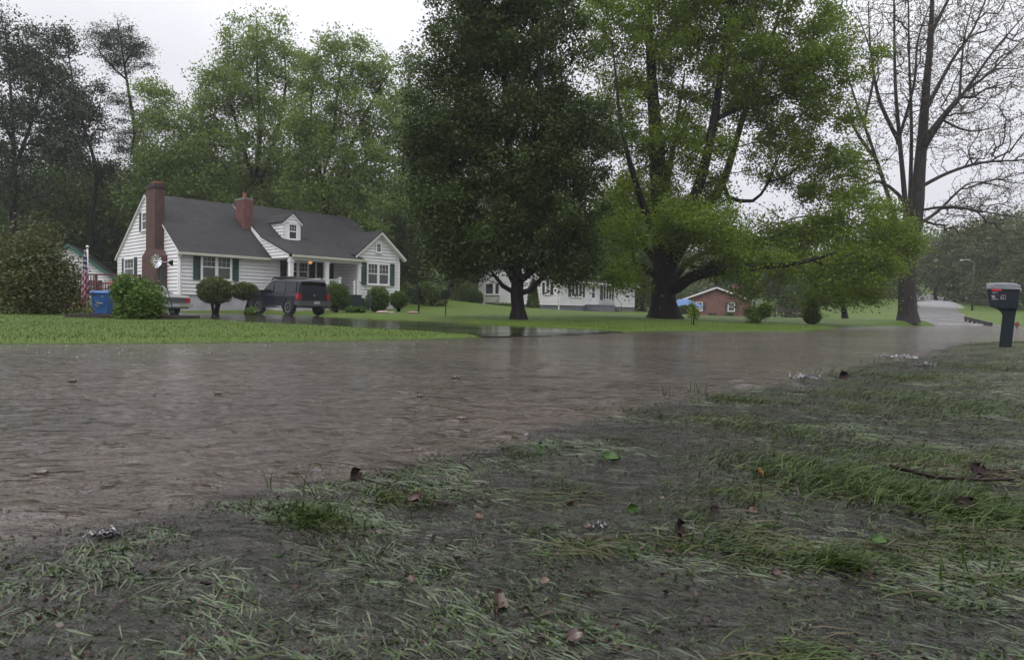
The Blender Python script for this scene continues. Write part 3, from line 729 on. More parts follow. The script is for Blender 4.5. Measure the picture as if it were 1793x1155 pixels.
def window(parent, frame, x0, x1, z0, z1, off=(0, 0, 0), sashes=1, grid=(3, 2), curtain=(), casing=0.09, mat=None, full=False, name='window'):
    """double-hung sashes, muntins in the upper half; window > pane"""
    mb = MB(off, frame); c = casing; d = 0.095
    mb.box((x0, -.02, z0), (x0 + c, d, z1)); mb.box((x1 - c, -.02, z0), (x1, d, z1))
    mb.box((x0 + c, -.02, z1 - c), (x1 - c, d, z1)); mb.box((x0 - .04, -.02, z0 - .05), (x1 + .04, d + .04, z0 + .0))
    mb.box((x0 + c, -.02, z0), (x1 - c, d - .01, z0 + c * .8))
    iw = (x1 - x0 - 2 * c - (sashes - 1) * c * 1.3) / sashes; xs = []
    for i in range(sashes):
        a = x0 + c + i * (iw + c * 1.3); xs.append((a, a + iw))
        if i < sashes - 1: mb.box((a + iw, -.02, z0 + c * .8), (a + iw + c * 1.3, d, z1 - c))
        s = 0.03; zm = (z0 + z1) / 2
        mb.box((a, -.01, z0 + c * .8), (a + s, .075, z1 - c)); mb.box((a + iw - s, -.01, z0 + c * .8), (a + iw, .075, z1 - c))
        if not full: mb.box((a + s, -.01, zm - .025), (a + iw - s, .075, zm + .03))
        gx, gzn = grid; zb = zm if not full else z0 + c
        for k in range(1, gx): xx = a + iw * k / gx; mb.box((xx - .006, .0, zb + .03), (xx + .006, .066, z1 - c))
        for k in range(1, gzn): zz = zb + (z1 - c - zb) * k / gzn; mb.box((a + s, .0, zz - .006), (a + iw - s, .064, zz + .006))
    w_ = mb.build(name, mat or MT['trim'], parent)
    for i, (a, b) in enumerate(xs):
        g = MB(off, frame); g.box((a + .005, -.01, z0 + c * .8), (b - .005, .052, z1 - c * 1.01)); g.build('pane', MT['curtain'] if i in curtain else MT['glass'], w_)
    return w_
def shutter(parent, frame, x0, x1, z0, z1, mat, off=(0, 0, 0)):
    mb = MB(off, frame); d0, d1 = .048, .078; s = .05
    mb.box((x0, d0 - .03, z0), (x0 + s, d1, z1)); mb.box((x1 - s, d0 - .03, z0), (x1, d1, z1))
    zm = (z0 + z1) / 2
    for z in (z0, zm - s / 2, z1 - s): mb.box((x0 + s, d0 - .03, z), (x1 - s, d1, z + s))
    z = z0 + s
    while z < z1 - s:
        mb.poly([(x0 + s, d1 - .004, z), (x1 - s, d1 - .004, z), (x1 - s, d0, z + .045), (x0 + s, d0, z + .045)]); z += .05
    return mb.build('shutter', mat, parent)
def wallframe(O, X, Nn): return (Vector(O), Vector(X), Vector(Nn), Vector((0, 0, 1)))

# ------------------------------------------------------------ white cottage on the left
def build_cottage():
    A = at(313, 543, 37.0); zb = 0.08; OFF = (0, 0, -zb)
    h = empty('white_house', (A.x, A.y, zb), R(46.3))
    tag(h, 'white clapboard cottage with green shutters, two red brick chimneys and a dormer', 'house')
    front = wallframe((0, 0, 0), (1, 0, 0), (0, -1, 0)); left = wallframe((0, 0, 0), (0, -1, 0), (-1, 0, 0))
    W_ = MT['white']
    mb = MB(OFF); mb.box((.03, .03, -.4), (13.8, 10.07, .98)); mb.box((9.98, -2.07, -.4), (13.07, .03, .98)); mb.build('foundation', MT['found'], h)
    for x in (3.9, 5.4): mb = MB(OFF); mb.box((x, -.01, .42), (x + .45, .028, .62)); mb.build('crawl_vent', MT['dark'], h)
    # walls
    siding('wall', front, [(0, .98), (9.95, .98), (9.95, 3.48), (0, 3.48)], h, W_, off=OFF)
    siding('wall', left, [(0, .98), (0, 3.45), (-5.05, 6.83), (-10.1, 3.45), (-10.1, .98)], h, W_, off=OFF)
    siding('wall', wallframe((13.8, 0, 0), (0, 1, 0), (1, 0, 0)), [(0, .98), (0, 3.45), (5.05, 6.83), (10.1, 3.45), (10.1, .98)], h, W_, off=OFF)
    siding('wall', wallframe((0, 10.1, 0), (-1, 0, 0), (0, 1, 0)), [(0, .98), (-13.8, .98), (-13.8, 3.48), (0, 3.48)], h, W_, off=OFF)
    ell = wallframe((9.95, -2.1, 0), (1, 0, 0), (0, -1, 0))
    siding('wall', ell, [(0, .98), (3.15, .98), (3.15, 3.78), (1.575, 5.15), (0, 3.78)], h, W_, off=OFF)
    siding('wall', wallframe((9.95, -2.1, 0), (0, -1, 0), (-1, 0, 0)), [(0, .98), (0, 3.7), (-2.1, 3.7), (-2.1, .98)], h, W_, off=OFF)
    siding('wall', wallframe((13.1, -2.1, 0), (0, 1, 0), (1, 0, 0)), [(0, .98), (0, 3.7), (2.1, 3.7), (2.1, .98)], h, W_, off=OFF)
    siding('wall', wallframe((13.1, 0, 0), (1, 0, 0), (0, -1, 0)), [(0, .98), (.7, .98), (.7, 3.6), (0, 3.6)], h, W_, off=OFF)
    # corner boards and rakes
    for (x, y) in ((0, 0), (9.95, -2.1), (13.1, -2.1), (0, 10.1)):
        sx = 1 if x in (0, 9.95) else -1; sy = 1 if y != 10.1 else -1
        mb = MB(OFF); mb.box((x - .045 * sx, y - .045 * sy, .96), (x + .10 * sx, y + .10 * sy, 3.44)); mb.build('corner_board', MT['trim'], h)
    for s in (0, 1):      # left gable rakes
        y0, z0, y1, z1 = (-.36, 3.24, 5.05, 6.86) if s == 0 else (10.46, 3.24, 5.05, 6.86)
        mb = MB(OFF); mb.slab([(-.08, y0, z0 - .10), (-.08, y1, z1 - .10), (-.08, y1, z1 - .02), (-.08, y0, z0 - .02)], .05, (-1, 0, 0))
        mb.slab([(-.08, y0, z0 - .10), (-.08, y1, z1 - .10), (0, y1, z1 - .10), (0, y0, z0 - .10)], .02); mb.build('rake_board', MT['trim'], h)
    for s in (-1, 1):     # ell rakes
        xm = 11.525
        mb = MB(OFF); mb.slab([(xm, -2.42, 5.28), (xm + s * 1.92, -2.42, 3.66), (xm + s * 1.92, -2.42, 3.52), (xm, -2.42, 5.14)], .045, (0, 1, 0))
        mb.slab([(xm, -2.40, 5.14), (xm + s * 1.92, -2.40, 3.52), (xm + s * 1.92, -2.10, 3.52), (xm, -2.10, 5.14)], .02); mb.build('rake_board', MT['trim'], h)
    mb = MB(OFF); mb.slab([(13.95, -.36, 3.30), (13.95, 5.05, 6.92), (13.95, 5.05, 6.76), (13.95, -.36, 3.14)], .05, (1, 0, 0)); mb.build('rake_board', MT['trim'], h)
    # porch-side cheek above the lower roof
    cheek = wallframe((5.13, 0, 0), (0, -1, 0), (-1, 0, 0))
    siding('porch_cheek', cheek, [(.35, 3.26), (-1.0, 4.17), (-1.0, 4.58), (2.42, 3.42), (2.42, 3.24)], h, MT['white'], lap=.18, off=OFF)
    mb = MB(OFF); mb.slab([(5.10, 1.0, 4.15), (5.10, 5.05, 6.86), (5.10, 5.05, 7.0), (5.10, 1.0, 4.62)], .04, (1, 0, 0)); mb.slab([(5.07, 1.0, 4.50), (5.07, 1.0, 4.61), (5.07, -2.5, 3.44), (5.07, -2.5, 3.33)], .03, (1, 0, 0)); mb.build('roof_step_trim', MT['trim'], h)
    # roofs
    T = .07
    def roof(qs, name='roof', par=h, m=MT['roof']):
        mb = MB(OFF)
        for q in qs: mb.slab(q, T)
        return mb.build(name, m, par)
    rf = roof([[(-.12, -.38, 3.30), (5.13, -.38, 3.30), (5.13, 5.05, 6.93), (-.12, 5.05, 6.93)],
               [(-.12, 5.05, 6.93), (14.0, 5.05, 6.93), (14.0, 10.5, 3.28), (-.12, 10.5, 3.28)],
               [(5.09, 1.0, 4.66), (14.0, 1.0, 4.66), (14.0, 5.05, 7.03), (5.09, 5.05, 7.03)],
               [(5.05, -2.62, 3.45), (10.05, -2.62, 3.45), (10.05, 1.0, 4.655), (5.05, 1.0, 4.655)],
               [(10.05, -.38, 3.36), (14.0, -.38, 3.36), (14.0, 1.0, 4.655), (10.05, 1.0, 4.655)]])
    roof([[(9.58, -2.46, 3.74), (11.525, -2.46, 5.38), (11.525, 2.7, 5.38), (9.58, 1.2, 3.74)],
          [(11.525, -2.46, 5.38), (13.47, -2.46, 3.74), (13.47, 1.2, 3.74), (11.525, 2.7, 5.38)]])
    # gutters, downspouts
    mb = MB(OFF); mb.box((-.2, -.50, 3.13), (5.02, -.38, 3.27)); mb.box((5.2, -2.74, 3.27), (10.1, -2.62, 3.41)); mb.box((-.1, -.37, 3.10), (5.1, 0, 3.14)); mb.build('gutter', MT['cream'], h)
    mb = MB(OFF); mb.tube([(-.02, -.44, 3.15), (-.03, -.20, 2.98), (.02, -.08, 2.9), (.02, -.08, .35)], .045, 6); mb.build('downspout', MT['trim'], h)
    mb = MB(OFF); mb.tube([(5.3, -2.68, 3.3), (5.26, -2.45, 3.15), (5.25, -2.45, 1.2)], .04, 6); mb.build('downspout', MT['trim'], h)
    mb = MB(OFF); mb.tube([(9.85, -2.6, 3.3), (9.85, -2.2, 3.15), (9.85, -2.2, .6)], .05, 6); mb.build('downspout', MT['trim'], h)
    # windows
    def shw(fr, x0, x1, z0, z1, sw, m=MT['green'], **k):
        shutter(h, fr, x0 - sw - .03, x0 - .03, z0 - .04, z1 + .02, m, OFF); shutter(h, fr, x1 + .03, x1 + .03 + sw, z0 - .04, z1 + .02, m, OFF)
        window(h, fr, x0, x1, z0, z1, OFF, **k)
    shw(front, 1.13, 2.88, 1.86, 3.24, .36, sashes=2, curtain=(1,))
    shw(front, 6.25, 7.72, 1.95, 3.2, .38, m=MT['black'], sashes=2)
    shw(ell, .60, 2.35, 1.92, 3.30, .36, sashes=2)
    window(h, ell, 1.26, 1.72, 3.98, 4.58, OFF, grid=(2, 2), full=True, casing=.07)
    shw(left, -8.75, -6.95, 1.9, 3.22, .40, grid=(3, 2))
    shw(left, -5.60, -4.55, 4.75, 5.85, .38, grid=(3, 2))
    # door
    d = MB(OFF, front); d.box((8.7, -.02, 1.25), (9.55, .05, 3.3)); d.build('door_frame', MT['trim'], h)
    d = MB(OFF, front); d.box((8.78, .0, 1.25), (9.47, .075, 3.2)); dr = d.build('door', MT['black'], h)
    d = MB(OFF, front); d.box((9.37, .075, 2.15), (9.42, .12, 2.3)); d.build('handle', MT['metal'], dr)
    shutter(h, front, 8.32, 8.66, 1.9, 3.22, MT['black'], OFF)
    # porch
    mb = MB(OFF); mb.box((5.1, -2.5, -.4), (9.95, 0, 1.15)); mb.build('porch_base', MT['found'], h)
    mb = MB(OFF); mb.box((5.02, -2.6, 1.15), (9.93, -.03, 1.23)); mb.build('porch_floor', MT['concrete'], h)
    mb = MB(OFF); mb.box((5.14, -2.5, 3.12), (9.93, -2.3, 3.30)); mb.box((5.16, -2.3, 3.2), (9.93, -.03, 3.25)); mb.build('porch_beam', MT['trim'], h)
    for x in (5.25, 7.55, 9.80):
        mb = MB(OFF); mb.box((x - .11, -2.51, 1.23), (x + .11, -2.29, 3.115)); mb.box((x - .14, -2.54, 1.23), (x + .14, -2.26, 1.38)); mb.box((x - .14, -2.54, 2.98), (x + .14, -2.26, 3.112)); mb.build('porch_column', MT['trim'], h)
    def rail(x0, x1):
        mb = MB(OFF); mb.box((x0, -2.45, 2.05), (x1, -2.36, 2.12)); mb.box((x0, -2.43, 1.35), (x1, -2.38, 1.40))
        k = x0 + .08
        while k < x1 - .05: mb.box((k, -2.42, 1.40), (k + .03, -2.39, 2.05)); k += .11
        mb.build('porch_railing', MT['trim'], h)
    rail(5.36, 7.44); rail(7.66, 8.35)
    mb = MB(OFF); mb.box((8.35, -2.48, 1.23), (8.50, -2.33, 2.2)); mb.box((8.31, -2.52, 2.2), (8.54, -2.29, 2.26)); mb.build('newel_post', MT['trim'], h)
    for x in (9.62,):
        mb = MB(OFF); mb.box((x - .07, -2.52, 1.23), (x + .07, -2.66, 2.15)); mb.box((x - .10, -2.49, 2.15), (x + .1, -2.69, 2.2)); mb.box((x - .3, -2.52, 1.23), (x - .2, -2.62, 2.1)); mb.build('newel_post', MT['trim'], h)
    for i in range(5):
        mb = MB(OFF); mb.box((8.45, -2.52 - .30 * (i + 1), -.1), (9.75, -2.50 - .30 * i, 1.20 - .19 * i)); mb.box((8.42, -2.56 - .30 * (i + 1), 1.202 - .19 * i), (9.78, -2.50 - .30 * i, 1.23 - .19 * i)); mb.build('step', MT['stepg'], h)
    mb = MB(OFF); mb.tube([(9.72, -2.55, 2.1), (9.72, -3.9, 1.25), (9.72, -3.9, .3)], .022, 6); mb.build('handrail', MT['black'], h)
    mb = MB(OFF); mb.lathe([(.02, 3.19), (.10, 3.17), (.13, 3.08), (.08, 3.02), (.02, 3.0)], (7.1, -1.3, 0), 12); mb.build('porch_lamp', MT['lampg'], h, True)
    # dormer
    mb = MB(OFF); mb.box((6.50, .80, 4.40), (7.60, .90, 5.70)); mb.poly([(6.5, .8, 5.7), (7.6, .8, 5.7), (7.05, .8, 6.18)])
    dm = mb.build('dormer', MT['trim'], h)
    siding('dormer_cheek', wallframe((6.5, .8, 0), (0, -1, 0), (-1, 0, 0)), [(0, 4.45), (0, 5.66), (-2.0, 5.66)], dm, W_, off=OFF)
    siding('dormer_cheek', wallframe((7.6, .8, 0), (0, 1, 0), (1, 0, 0)), [(0, 4.45), (2.0, 5.66), (0, 5.66)], dm, W_, off=OFF)
    siding('dormer_gable', wallframe((6.5, .8, 0), (1, 0, 0), (0, -1, 0)), [(.03, 5.60), (1.07, 5.60), (.55, 6.10)], dm, W_, off=OFF)
    dfr = wallframe((6.5, .8, 0), (1, 0, 0), (0, -1, 0))
    window(dm, dfr, .24, .86, 4.60, 5.56, OFF, grid=(3, 2), casing=.06)
    roof([[(6.40, .70, 5.66), (7.05, .70, 6.26), (7.05, 3.7, 6.26), (6.40, 2.8, 5.66)], [(7.05, .70, 6.26), (7.70, .70, 5.66), (7.70, 2.8, 5.66), (7.05, 3.7, 6.26)]], par=dm)
    mb = MB(OFF)
    for s in (-1, 1): mb.slab([(7.05, .72, 6.19), (7.05 + s * .65, .72, 5.59), (7.05 + s * .65, .72, 5.48), (7.05, .72, 6.08)], .04, (0, 1, 0))
    mb.build('dormer_trim', MT['trim'], dm)
    # chimneys
    mb = MB(OFF)
    mb.box((-.55, 1.62, -.3), (0, 4.05, 3.12))
    mb.v += [mb.P(p) for p in ((-.55,1.62,3.12),(0,1.62,3.12),(0,4.05,3.12),(-.55,4.05,3.12),(-.52,2.13,3.5),(0,2.13,3.5),(0,3.5,3.5),(-.52,3.5,3.5))]
    n = len(mb.v) - 8
    for f in ((0,1,5,4),(1,2,6,5),(2,3,7,6),(3,0,4,7)): mb.f.append([n + i for i in f]); mb.mi.append(0)
    mb.box((-.52, 2.13, 3.5), (-.001, 3.5, 6.92)); ch = mb.build('chimney', MT['brick'], h)
    mb = MB(OFF); mb.box((-.57, 2.07, 6.92), (.04, 3.56, 7.05)); mb.box((-.52, 2.13, 7.05), (0, 3.5, 7.16)); mb.build('chimney_cap', MT['soot'], ch)
    mb = MB(OFF); mb.box((-.42, 2.3, 7.16), (-.12, 2.75, 7.28)); mb.build('flue', MT['terra'], ch)
    mb = MB(OFF); mb.box((4.62, 2.3, 4.9), (5.20, 3.40, 6.92)); ch = mb.build('chimney', brickmat('chimney_brick', (0.17, 0.040, 0.033), (0.13, 0.033, 0.028), (0.15, 0.10, 0.09)), h)
    mb = MB(OFF); mb.box((4.59, 2.27, 6.92), (5.23, 3.43, 7.02)); mb.build('chimney_cap', MT['concrete'], ch)
    mb = MB(OFF); mb.lathe([(.11, 7.02), (.11, 7.40)], (4.92, 2.85, 0), 10); mb.build('flue', MT['terra'], ch)
    mb = MB(OFF); mb.slab([(4.58, 2.24, 5.07), (5.24, 2.24, 5.07), (5.24, 3.45, 5.92), (4.58, 3.45, 5.92)], .12); mb.build('flashing', MT['dark'], ch)
    return h
cottage = build_cottage()

def build_second():
    C = at(977, 545, 60.0); zb = .38; OFF = (0, 0, -zb)
    h = empty('white_house', (C.x, C.y, zb), R(53)); tag(h, 'long white ranch house with black shutters seen behind the dark maple', 'house')
    front = wallframe((0, 0, 0), (1, 0, 0), (0, -1, 0)); left = wallframe((0, 0, 0), (0, -1, 0), (-1, 0, 0))
    mb = MB(OFF); mb.box((.04, .04, -.4), (14.6, 9.1, .96)); mb.build('foundation', MT['found2'], h)
    siding('wall', front, [(0, .96), (14.6, .96), (14.6, 3.35), (0, 3.35)], h, MT['white'], off=OFF)
    siding('wall', left, [(0, .96), (0, 3.3), (-4.57, 6.0), (-9.14, 3.3), (-9.14, .96)], h, MT['white'], off=OFF)
    siding('wall', wallframe((14.6, 0, 0), (0, 1, 0), (1, 0, 0)), [(0, .96), (0, 3.3), (4.57, 6.0), (9.14, 3.3), (9.14, .96)], h, MT['white'], off=OFF)
    siding('wall', wallframe((0, 9.14, 0), (-1, 0, 0), (0, 1, 0)), [(0, .96), (-14.6, .96), (-14.6, 3.35), (0, 3.35)], h, MT['white'], off=OFF)
    mb = MB(OFF); mb.slab([(-.3, -.5, 3.15), (14.9, -.5, 3.15), (14.9, 4.57, 6.12), (-.3, 4.57, 6.12)], .12); mb.slab([(-.3, 4.57, 6.12), (14.9, 4.57, 6.12), (14.9, 9.64, 3.15), (-.3, 9.64, 3.15)], .12); mb.build('roof', MT['roof3'], h)
    mb = MB(OFF); mb.tube([(-.03, -.10, 3.1), (-.03, -.10, .5)], .05, 6); mb.build('downspout', MT['trim'], h)
    mb = MB(OFF); mb.box((-.2, -.62, 3.0), (14.8, -.5, 3.14)); mb.build('gutter', MT['trim'], h)
    def shw(fr, x0, x1, z0, z1, sw, **k):
        shutter(h, fr, x0 - sw - .03, x0 - .03, z0, z1, MT['black'], OFF); shutter(h, fr, x1 + .03, x1 + .03 + sw, z0, z1, MT['black'], OFF); window(h, fr, x0, x1, z0, z1, OFF, **k)
    shw(front, 2.0, 3.95, 1.75, 2.98, .38, sashes=3, full=True, grid=(1, 1), casing=.08)
    shw(front, 7.75, 9.5, 1.6, 2.98, .38, sashes=3, full=True, grid=(1, 1), casing=.08)
    shw(left, -1.38, -.82, 1.9, 2.95, .26, grid=(1, 1), curtain=(0,))
    window(h, left, -8.3, -7.2, 1.85, 2.95, OFF, grid=(1, 1), full=True); window(h, left, -7.15, -6.5, 1.85, 2.95, OFF, grid=(1, 1), full=True)
    mb = MB(OFF); mb.poly([(-.03, 8.3, 1.78), (-.03, 6.5, 1.78), (-.30, 6.9, 1.12), (-.30, 8.1, 1.12)]); mb.poly([(-.03, 6.5, 1.78), (-.03, 6.6, 1.12), (-.30, 6.9, 1.12)]); mb.poly([(-.03, 8.3, 1.78), (-.30, 8.1, 1.12), (-.03, 8.2, 1.12)]); mb.poly([(-.03, 8.2, 1.12), (-.3, 8.1, 1.12), (-.3, 6.9, 1.12), (-.03, 6.6, 1.12)]); mb.build('cellar_hatch', pbr('pale_green_panel', (0.30, 0.33, 0.27), 0.5), h)
    mb = MB(OFF, front); mb.box((5.4, -.02, 1.08), (6.5, .04, 3.05)); mb.build('door_frame', MT['trim'], h)
    mb = MB(OFF, front); mb.box((5.5, 0, 1.08), (6.4, .06, 2.98)); dr = mb.build('door', MT['trim'], h)
    for z0, z1 in ((1.75, 2.25), (2.32, 2.8)):
        mb = MB(OFF, front); mb.box((5.72, .055, z0), (6.2, .07, z1)); mb.build('door_pane', MT['black'], dr)
    mb = MB(OFF, front); mb.box((5.15, .0, 2.55), (5.25, .14, 2.78)); mb.build('wall_lamp', MT['black'], h)
    mb = MB(OFF); mb.box((4.6, -1.5, -.3), (7.6, -.03, 1.02)); mb.box((4.55, -1.55, 1.02), (7.65, -.03, 1.08)); mb.build('porch_base', MT['found2'], h)
    for i in range(4):
        mb = MB(OFF); mb.box((7.65 + .32 * i, -1.4, -.2), (7.98 + .32 * i, -.2, .92 - .17 * i)); mb.build('step', MT['timber'], h)
    mb = MB(OFF)
    for z in (1.95, 1.2): mb.tube([(4.65, -1.45, z), (7.6, -1.45, z)], .02, 5)
    for x in np.arange(4.65, 7.7, .17): mb.tube([(x, -1.45, 1.08), (x, -1.45, 1.95)], .010, 4)
    mb.tube([(7.6, -1.45, 1.95), (8.95, -1.45, 1.3), (8.95, -1.45, .4)], .025, 5); mb.build('railing', MT['black'], h)
    return h
build_second()

def build_brick():
    p = at(1254, 556, 95.0); h = empty('brick_house', (p.x, p.y, -.25), R(-22)); zb = 0.0; OFF = (0, 0, 0)
    tag(h, 'small red brick house with white gable trim beyond the big tree', 'house')
    w2 = 4.6; dep = 12.0; ez = 2.6; rz = 4.35
    front = wallframe((-w2, 0, 0), (1, 0, 0), (0, -1, 0))
    mb = MB(OFF)
    mb.poly([(-w2, 0, -1.5), (w2, 0, -1.5), (w2, 0, ez), (0, 0, rz), (-w2, 0, ez)]); mb.poly([(w2, 0, -1.5), (w2, dep, -1.5), (w2, dep, ez), (w2, 0, ez)])
    mb.poly([(w2, dep, -1.5), (-w2, dep, -1.5), (-w2, dep, ez), (0, dep, rz), (w2, dep, ez)]); mb.poly([(-w2, dep, -1.5), (-w2, 0, -1.5), (-w2, 0, ez), (-w2, dep, ez)]); mb.build('wall', MT['brick3'], h)
    mb = MB(OFF); e = .5
    for s in (-1, 1): mb.slab([(0, -.35, rz + .12), (s * (w2 + e), -.35, ez - .05), (s * (w2 + e), dep + .3, ez - .05), (0, dep + .3, rz + .12)], .1)
    mb.build('roof', MT['roof3'], h)
    mb = MB(OFF)
    for s in (-1, 1):
        mb.slab([(0, -.40, rz + .05), (s * (w2 + e), -.40, ez - .12), (s * (w2 + e), -.40, ez - .34), (0, -.40, rz - .17)], .05, (0, 1, 0))
    mb.box((w2, -.39, ez - .34), (w2 + e, -.3, ez - .14)); mb.box((w2 + .44, -.3, ez - .28), (w2 + .5, dep, ez - .14)); mb.build('rake_board', MT['trim'], h)
    mb = MB(OFF, wallframe((0, 0, 0), (1, 0, 0), (0, -1, 0))); mb.poly([(-.55, .03, 3.92), (.55, .03, 3.92), (0, .03, 4.15)]); mb.build('gable_vent', MT['dark'], h)
    for x0 in (1.8, 6.1):
        window(h, front, x0, x0 + .95, 1.05, 2.25, OFF, grid=(2, 2), curtain=(0,)); shutter(h, front, x0 - .38, x0 - .03, 1.05, 2.25, MT['black'], OFF); shutter(h, front, x0 + .98, x0 + 1.33, 1.05, 2.25, MT['black'], OFF)
    mb = MB(OFF, front); mb.box((3.6, -.01, -.7), (4.6, .05, .75)); d = mb.build('basement_door', MT['black'], h)
    mb = MB(OFF, front); mb.box((4.0, .05, .0), (4.35, .07, .6)); mb.build('door_pane', MT['curtain'], d)
    mb = MB(OFF); mb.box((1.6, 5, 3.2), (3.3, 6, 4.9)); c = mb.build('chimney', MT['brick3'], h)
    mb = MB(OFF); mb.box((1.55, 4.95, 4.9), (3.35, 6.05, 5.02)); mb.build('chimney_cap', MT['concrete'], c)
    mb = MB(OFF); mb.tube([(w2 + .4, -.2, ez - .2), (w2 + .08, -.12, ez - .5), (w2 + .08, -.12, -.5)], .06, 6); mb.build('downspout', MT['trim'], h)
    return h
build_brick()

def build_shed():
    p = at(120, 545, 46.0); z0 = gz(p.x, p.y) - .1; h = empty('garage', (p.x, p.y, z0), R(24)); s = 1.0
    tag(h, 'white garage gable with green roof edge behind the dogwood bush', 'garage')
    w2 = 2.55; pk = at(118, 427, 46).z - z0; ev = at(186, 482, 46).z - z0
    front = wallframe((0, 0, 0), (1, 0, 0), (0, -1, 0))
    siding('wall', front, [(-w2, 0), (w2, 0), (w2, ev), (0, pk - .1), (-w2, ev)], h)
    siding('wall', wallframe((w2, 0, 0), (0, 1, 0), (1, 0, 0)), [(0, 0), (6, 0), (6, ev), (0, ev)], h)
    siding('wall', wallframe((-w2, 0, 0), (0, -1, 0), (-1, 0, 0)), [(0, 0), (-6, 0), (-6, ev), (0, ev)], h)
    siding('wall', wallframe((w2, 6, 0), (-1, 0, 0), (0, 1, 0)), [(0, 0), (w2 * 2, 0), (w2 * 2, ev), (w2, pk - .1), (0, ev)], h)
    mb = MB()
    for t in (-1, 1): mb.slab([(0, -.25, pk), (t * (w2 + .25), -.25, ev - .18), (t * (w2 + .25), 6.2, ev - .18), (0, 6.2, pk)], .06)
    mb.build('roof', MT['roof'], h)
    mb = MB()
    for t in (-1, 1): mb.slab([(0, -.29, pk + .01), (t * (w2 + .27), -.29, ev - .18), (t * (w2 + .27), -.29, ev - .40), (0, -.29, pk - .21)], .05, (0, 1, 0))
    mb.build('rake_board', pbr('green_trim', (0.012, 0.10, 0.080), .5), h)
    window(h, front, 1.0, 2.1, .9, 1.9, grid=(3, 2), full=True)
build_shed()

# red deck between garage and cottage
def build_deck():
    a = at(90, 540, 38.5); b = at(246, 540, 38.5)
    z0 = .1; d = empty('deck', (a.x, a.y, z0), math.atan2(b.y - a.y, b.x - a.x)); tag(d, 'dark red wooden deck with railings and lattice at the cottage left side', 'deck'); L = (b - a).length
    top = at(150, 479, 38.5).z - z0; fl = at(150, 508, 38.5).z - z0
    mb = MB(); mb.box((0, 0, fl - .2), (L, 3, fl)); mb.build('deck_floor', MT['redwood'], d)
    mb = MB(); mb.box((0, -.06, top - .08), (L, .06, top)); mb.box((0, -.03, top - .55), (L, .03, top - .47)); mb.box((0, -.03, fl + .08), (L, .03, fl + .15))
    x = 0.1
    while x < L: mb.box((x, -.02, fl), (x + .04, .02, top - .08 if x < L * .5 else top - .5)); x += .14
    mb.build('railing', MT['redwood'], d)
    for x in np.linspace(0, L - .1, 5):
        mb = MB(); mb.box((x, -.08, -.3), (x + .12, .04, top)); mb.build('post', MT['redwood'], d)
    mb = MB(); mb.box((0, .05, 0), (L, .09, fl - .2)); mb.build('skirt', MT['redwood'], d)
    pl = MB(); pl.lathe([(.10, 0), (.16, .05), (.20, .28), (.17, .28)], (0, 0, 0), 12)
    pot = pl.build('flower_pot', MT['timber']); tag(pot, 'pot of red flowers standing on the red deck by the cottage', 'flower pot')
    q = at(196, 505, 38.2); pot.location = (q.x, q.y, fl + z0)
    n = 120; c = rng.normal(0, 1, (n, 3)) * [.27, .2, .13]; V, Fc = leaf_quads(c, .06, rng)
    np_mesh('bloom', V + [0, 0, .42], Fc, leafmat('red_petal', (0.35, 0.02, 0.04), (0.55, 0.04, 0.07), .3), pot)
build_deck()
# ------------------------------------------------------------ trees
tree('maple_tree', 'tall dark maple with the slim forked trunk at the driveway edge before the ranch house', 'tree', (908, 560),
     [(907, 540), (905, 515), (906, 496), (903, 470), (900, 420), (896, 350), (890, 250), (885, 150), (880, 20)],
     [(.16, (905, 512), (880, 500), (855, 490, -.3)), (.10, (880, 502), (868, 485), (850, 462)), (.16, (906, 505), (925, 480, -.5), (960, 450, -1.0), (990, 400, -1)), (.13, (915, 520), (930, 508), (948, 488), (985, 455)),
      (.22, (902, 485), (875, 440), (840, 380), (800, 300), (780, 200)), (.20, (903, 470), (935, 400, 1), (960, 300, 1.5), (985, 180, 1)), (.18, (898, 400), (870, 330, 1.5), (840, 220, 2), (820, 80, 1)),
      (.16, (896, 350), (925, 270, -1), (945, 150, -1.5), (930, 20, -1)), (.14, (901, 450), (850, 430, 1.5), (790, 410, 1.2), (755, 380, 1))],
     [(885, -60, 125, 120), (825, 70, 88, 95), (935, 90, 105, 110), (785, 210, 88, 95), (905, 250, 115, 105), (1000, 250, 80, 100), (772, 345, 60, 78), (860, 380, 110, 75), (970, 370, 100, 80), (1012, 435, 52, 38), (792, 430, 58, 45), (895, 438, 95, 40), (738, 250, 40, 50), (960, 462, 55, 26), (1000, 476, 44, 16, 0, 1.2), (812, 470, 42, 20)],
     25.7, 1150, 215, .56, .108, MT['maple2'], MT['bark'], .235, seed=11, step=.5, taper=.3)
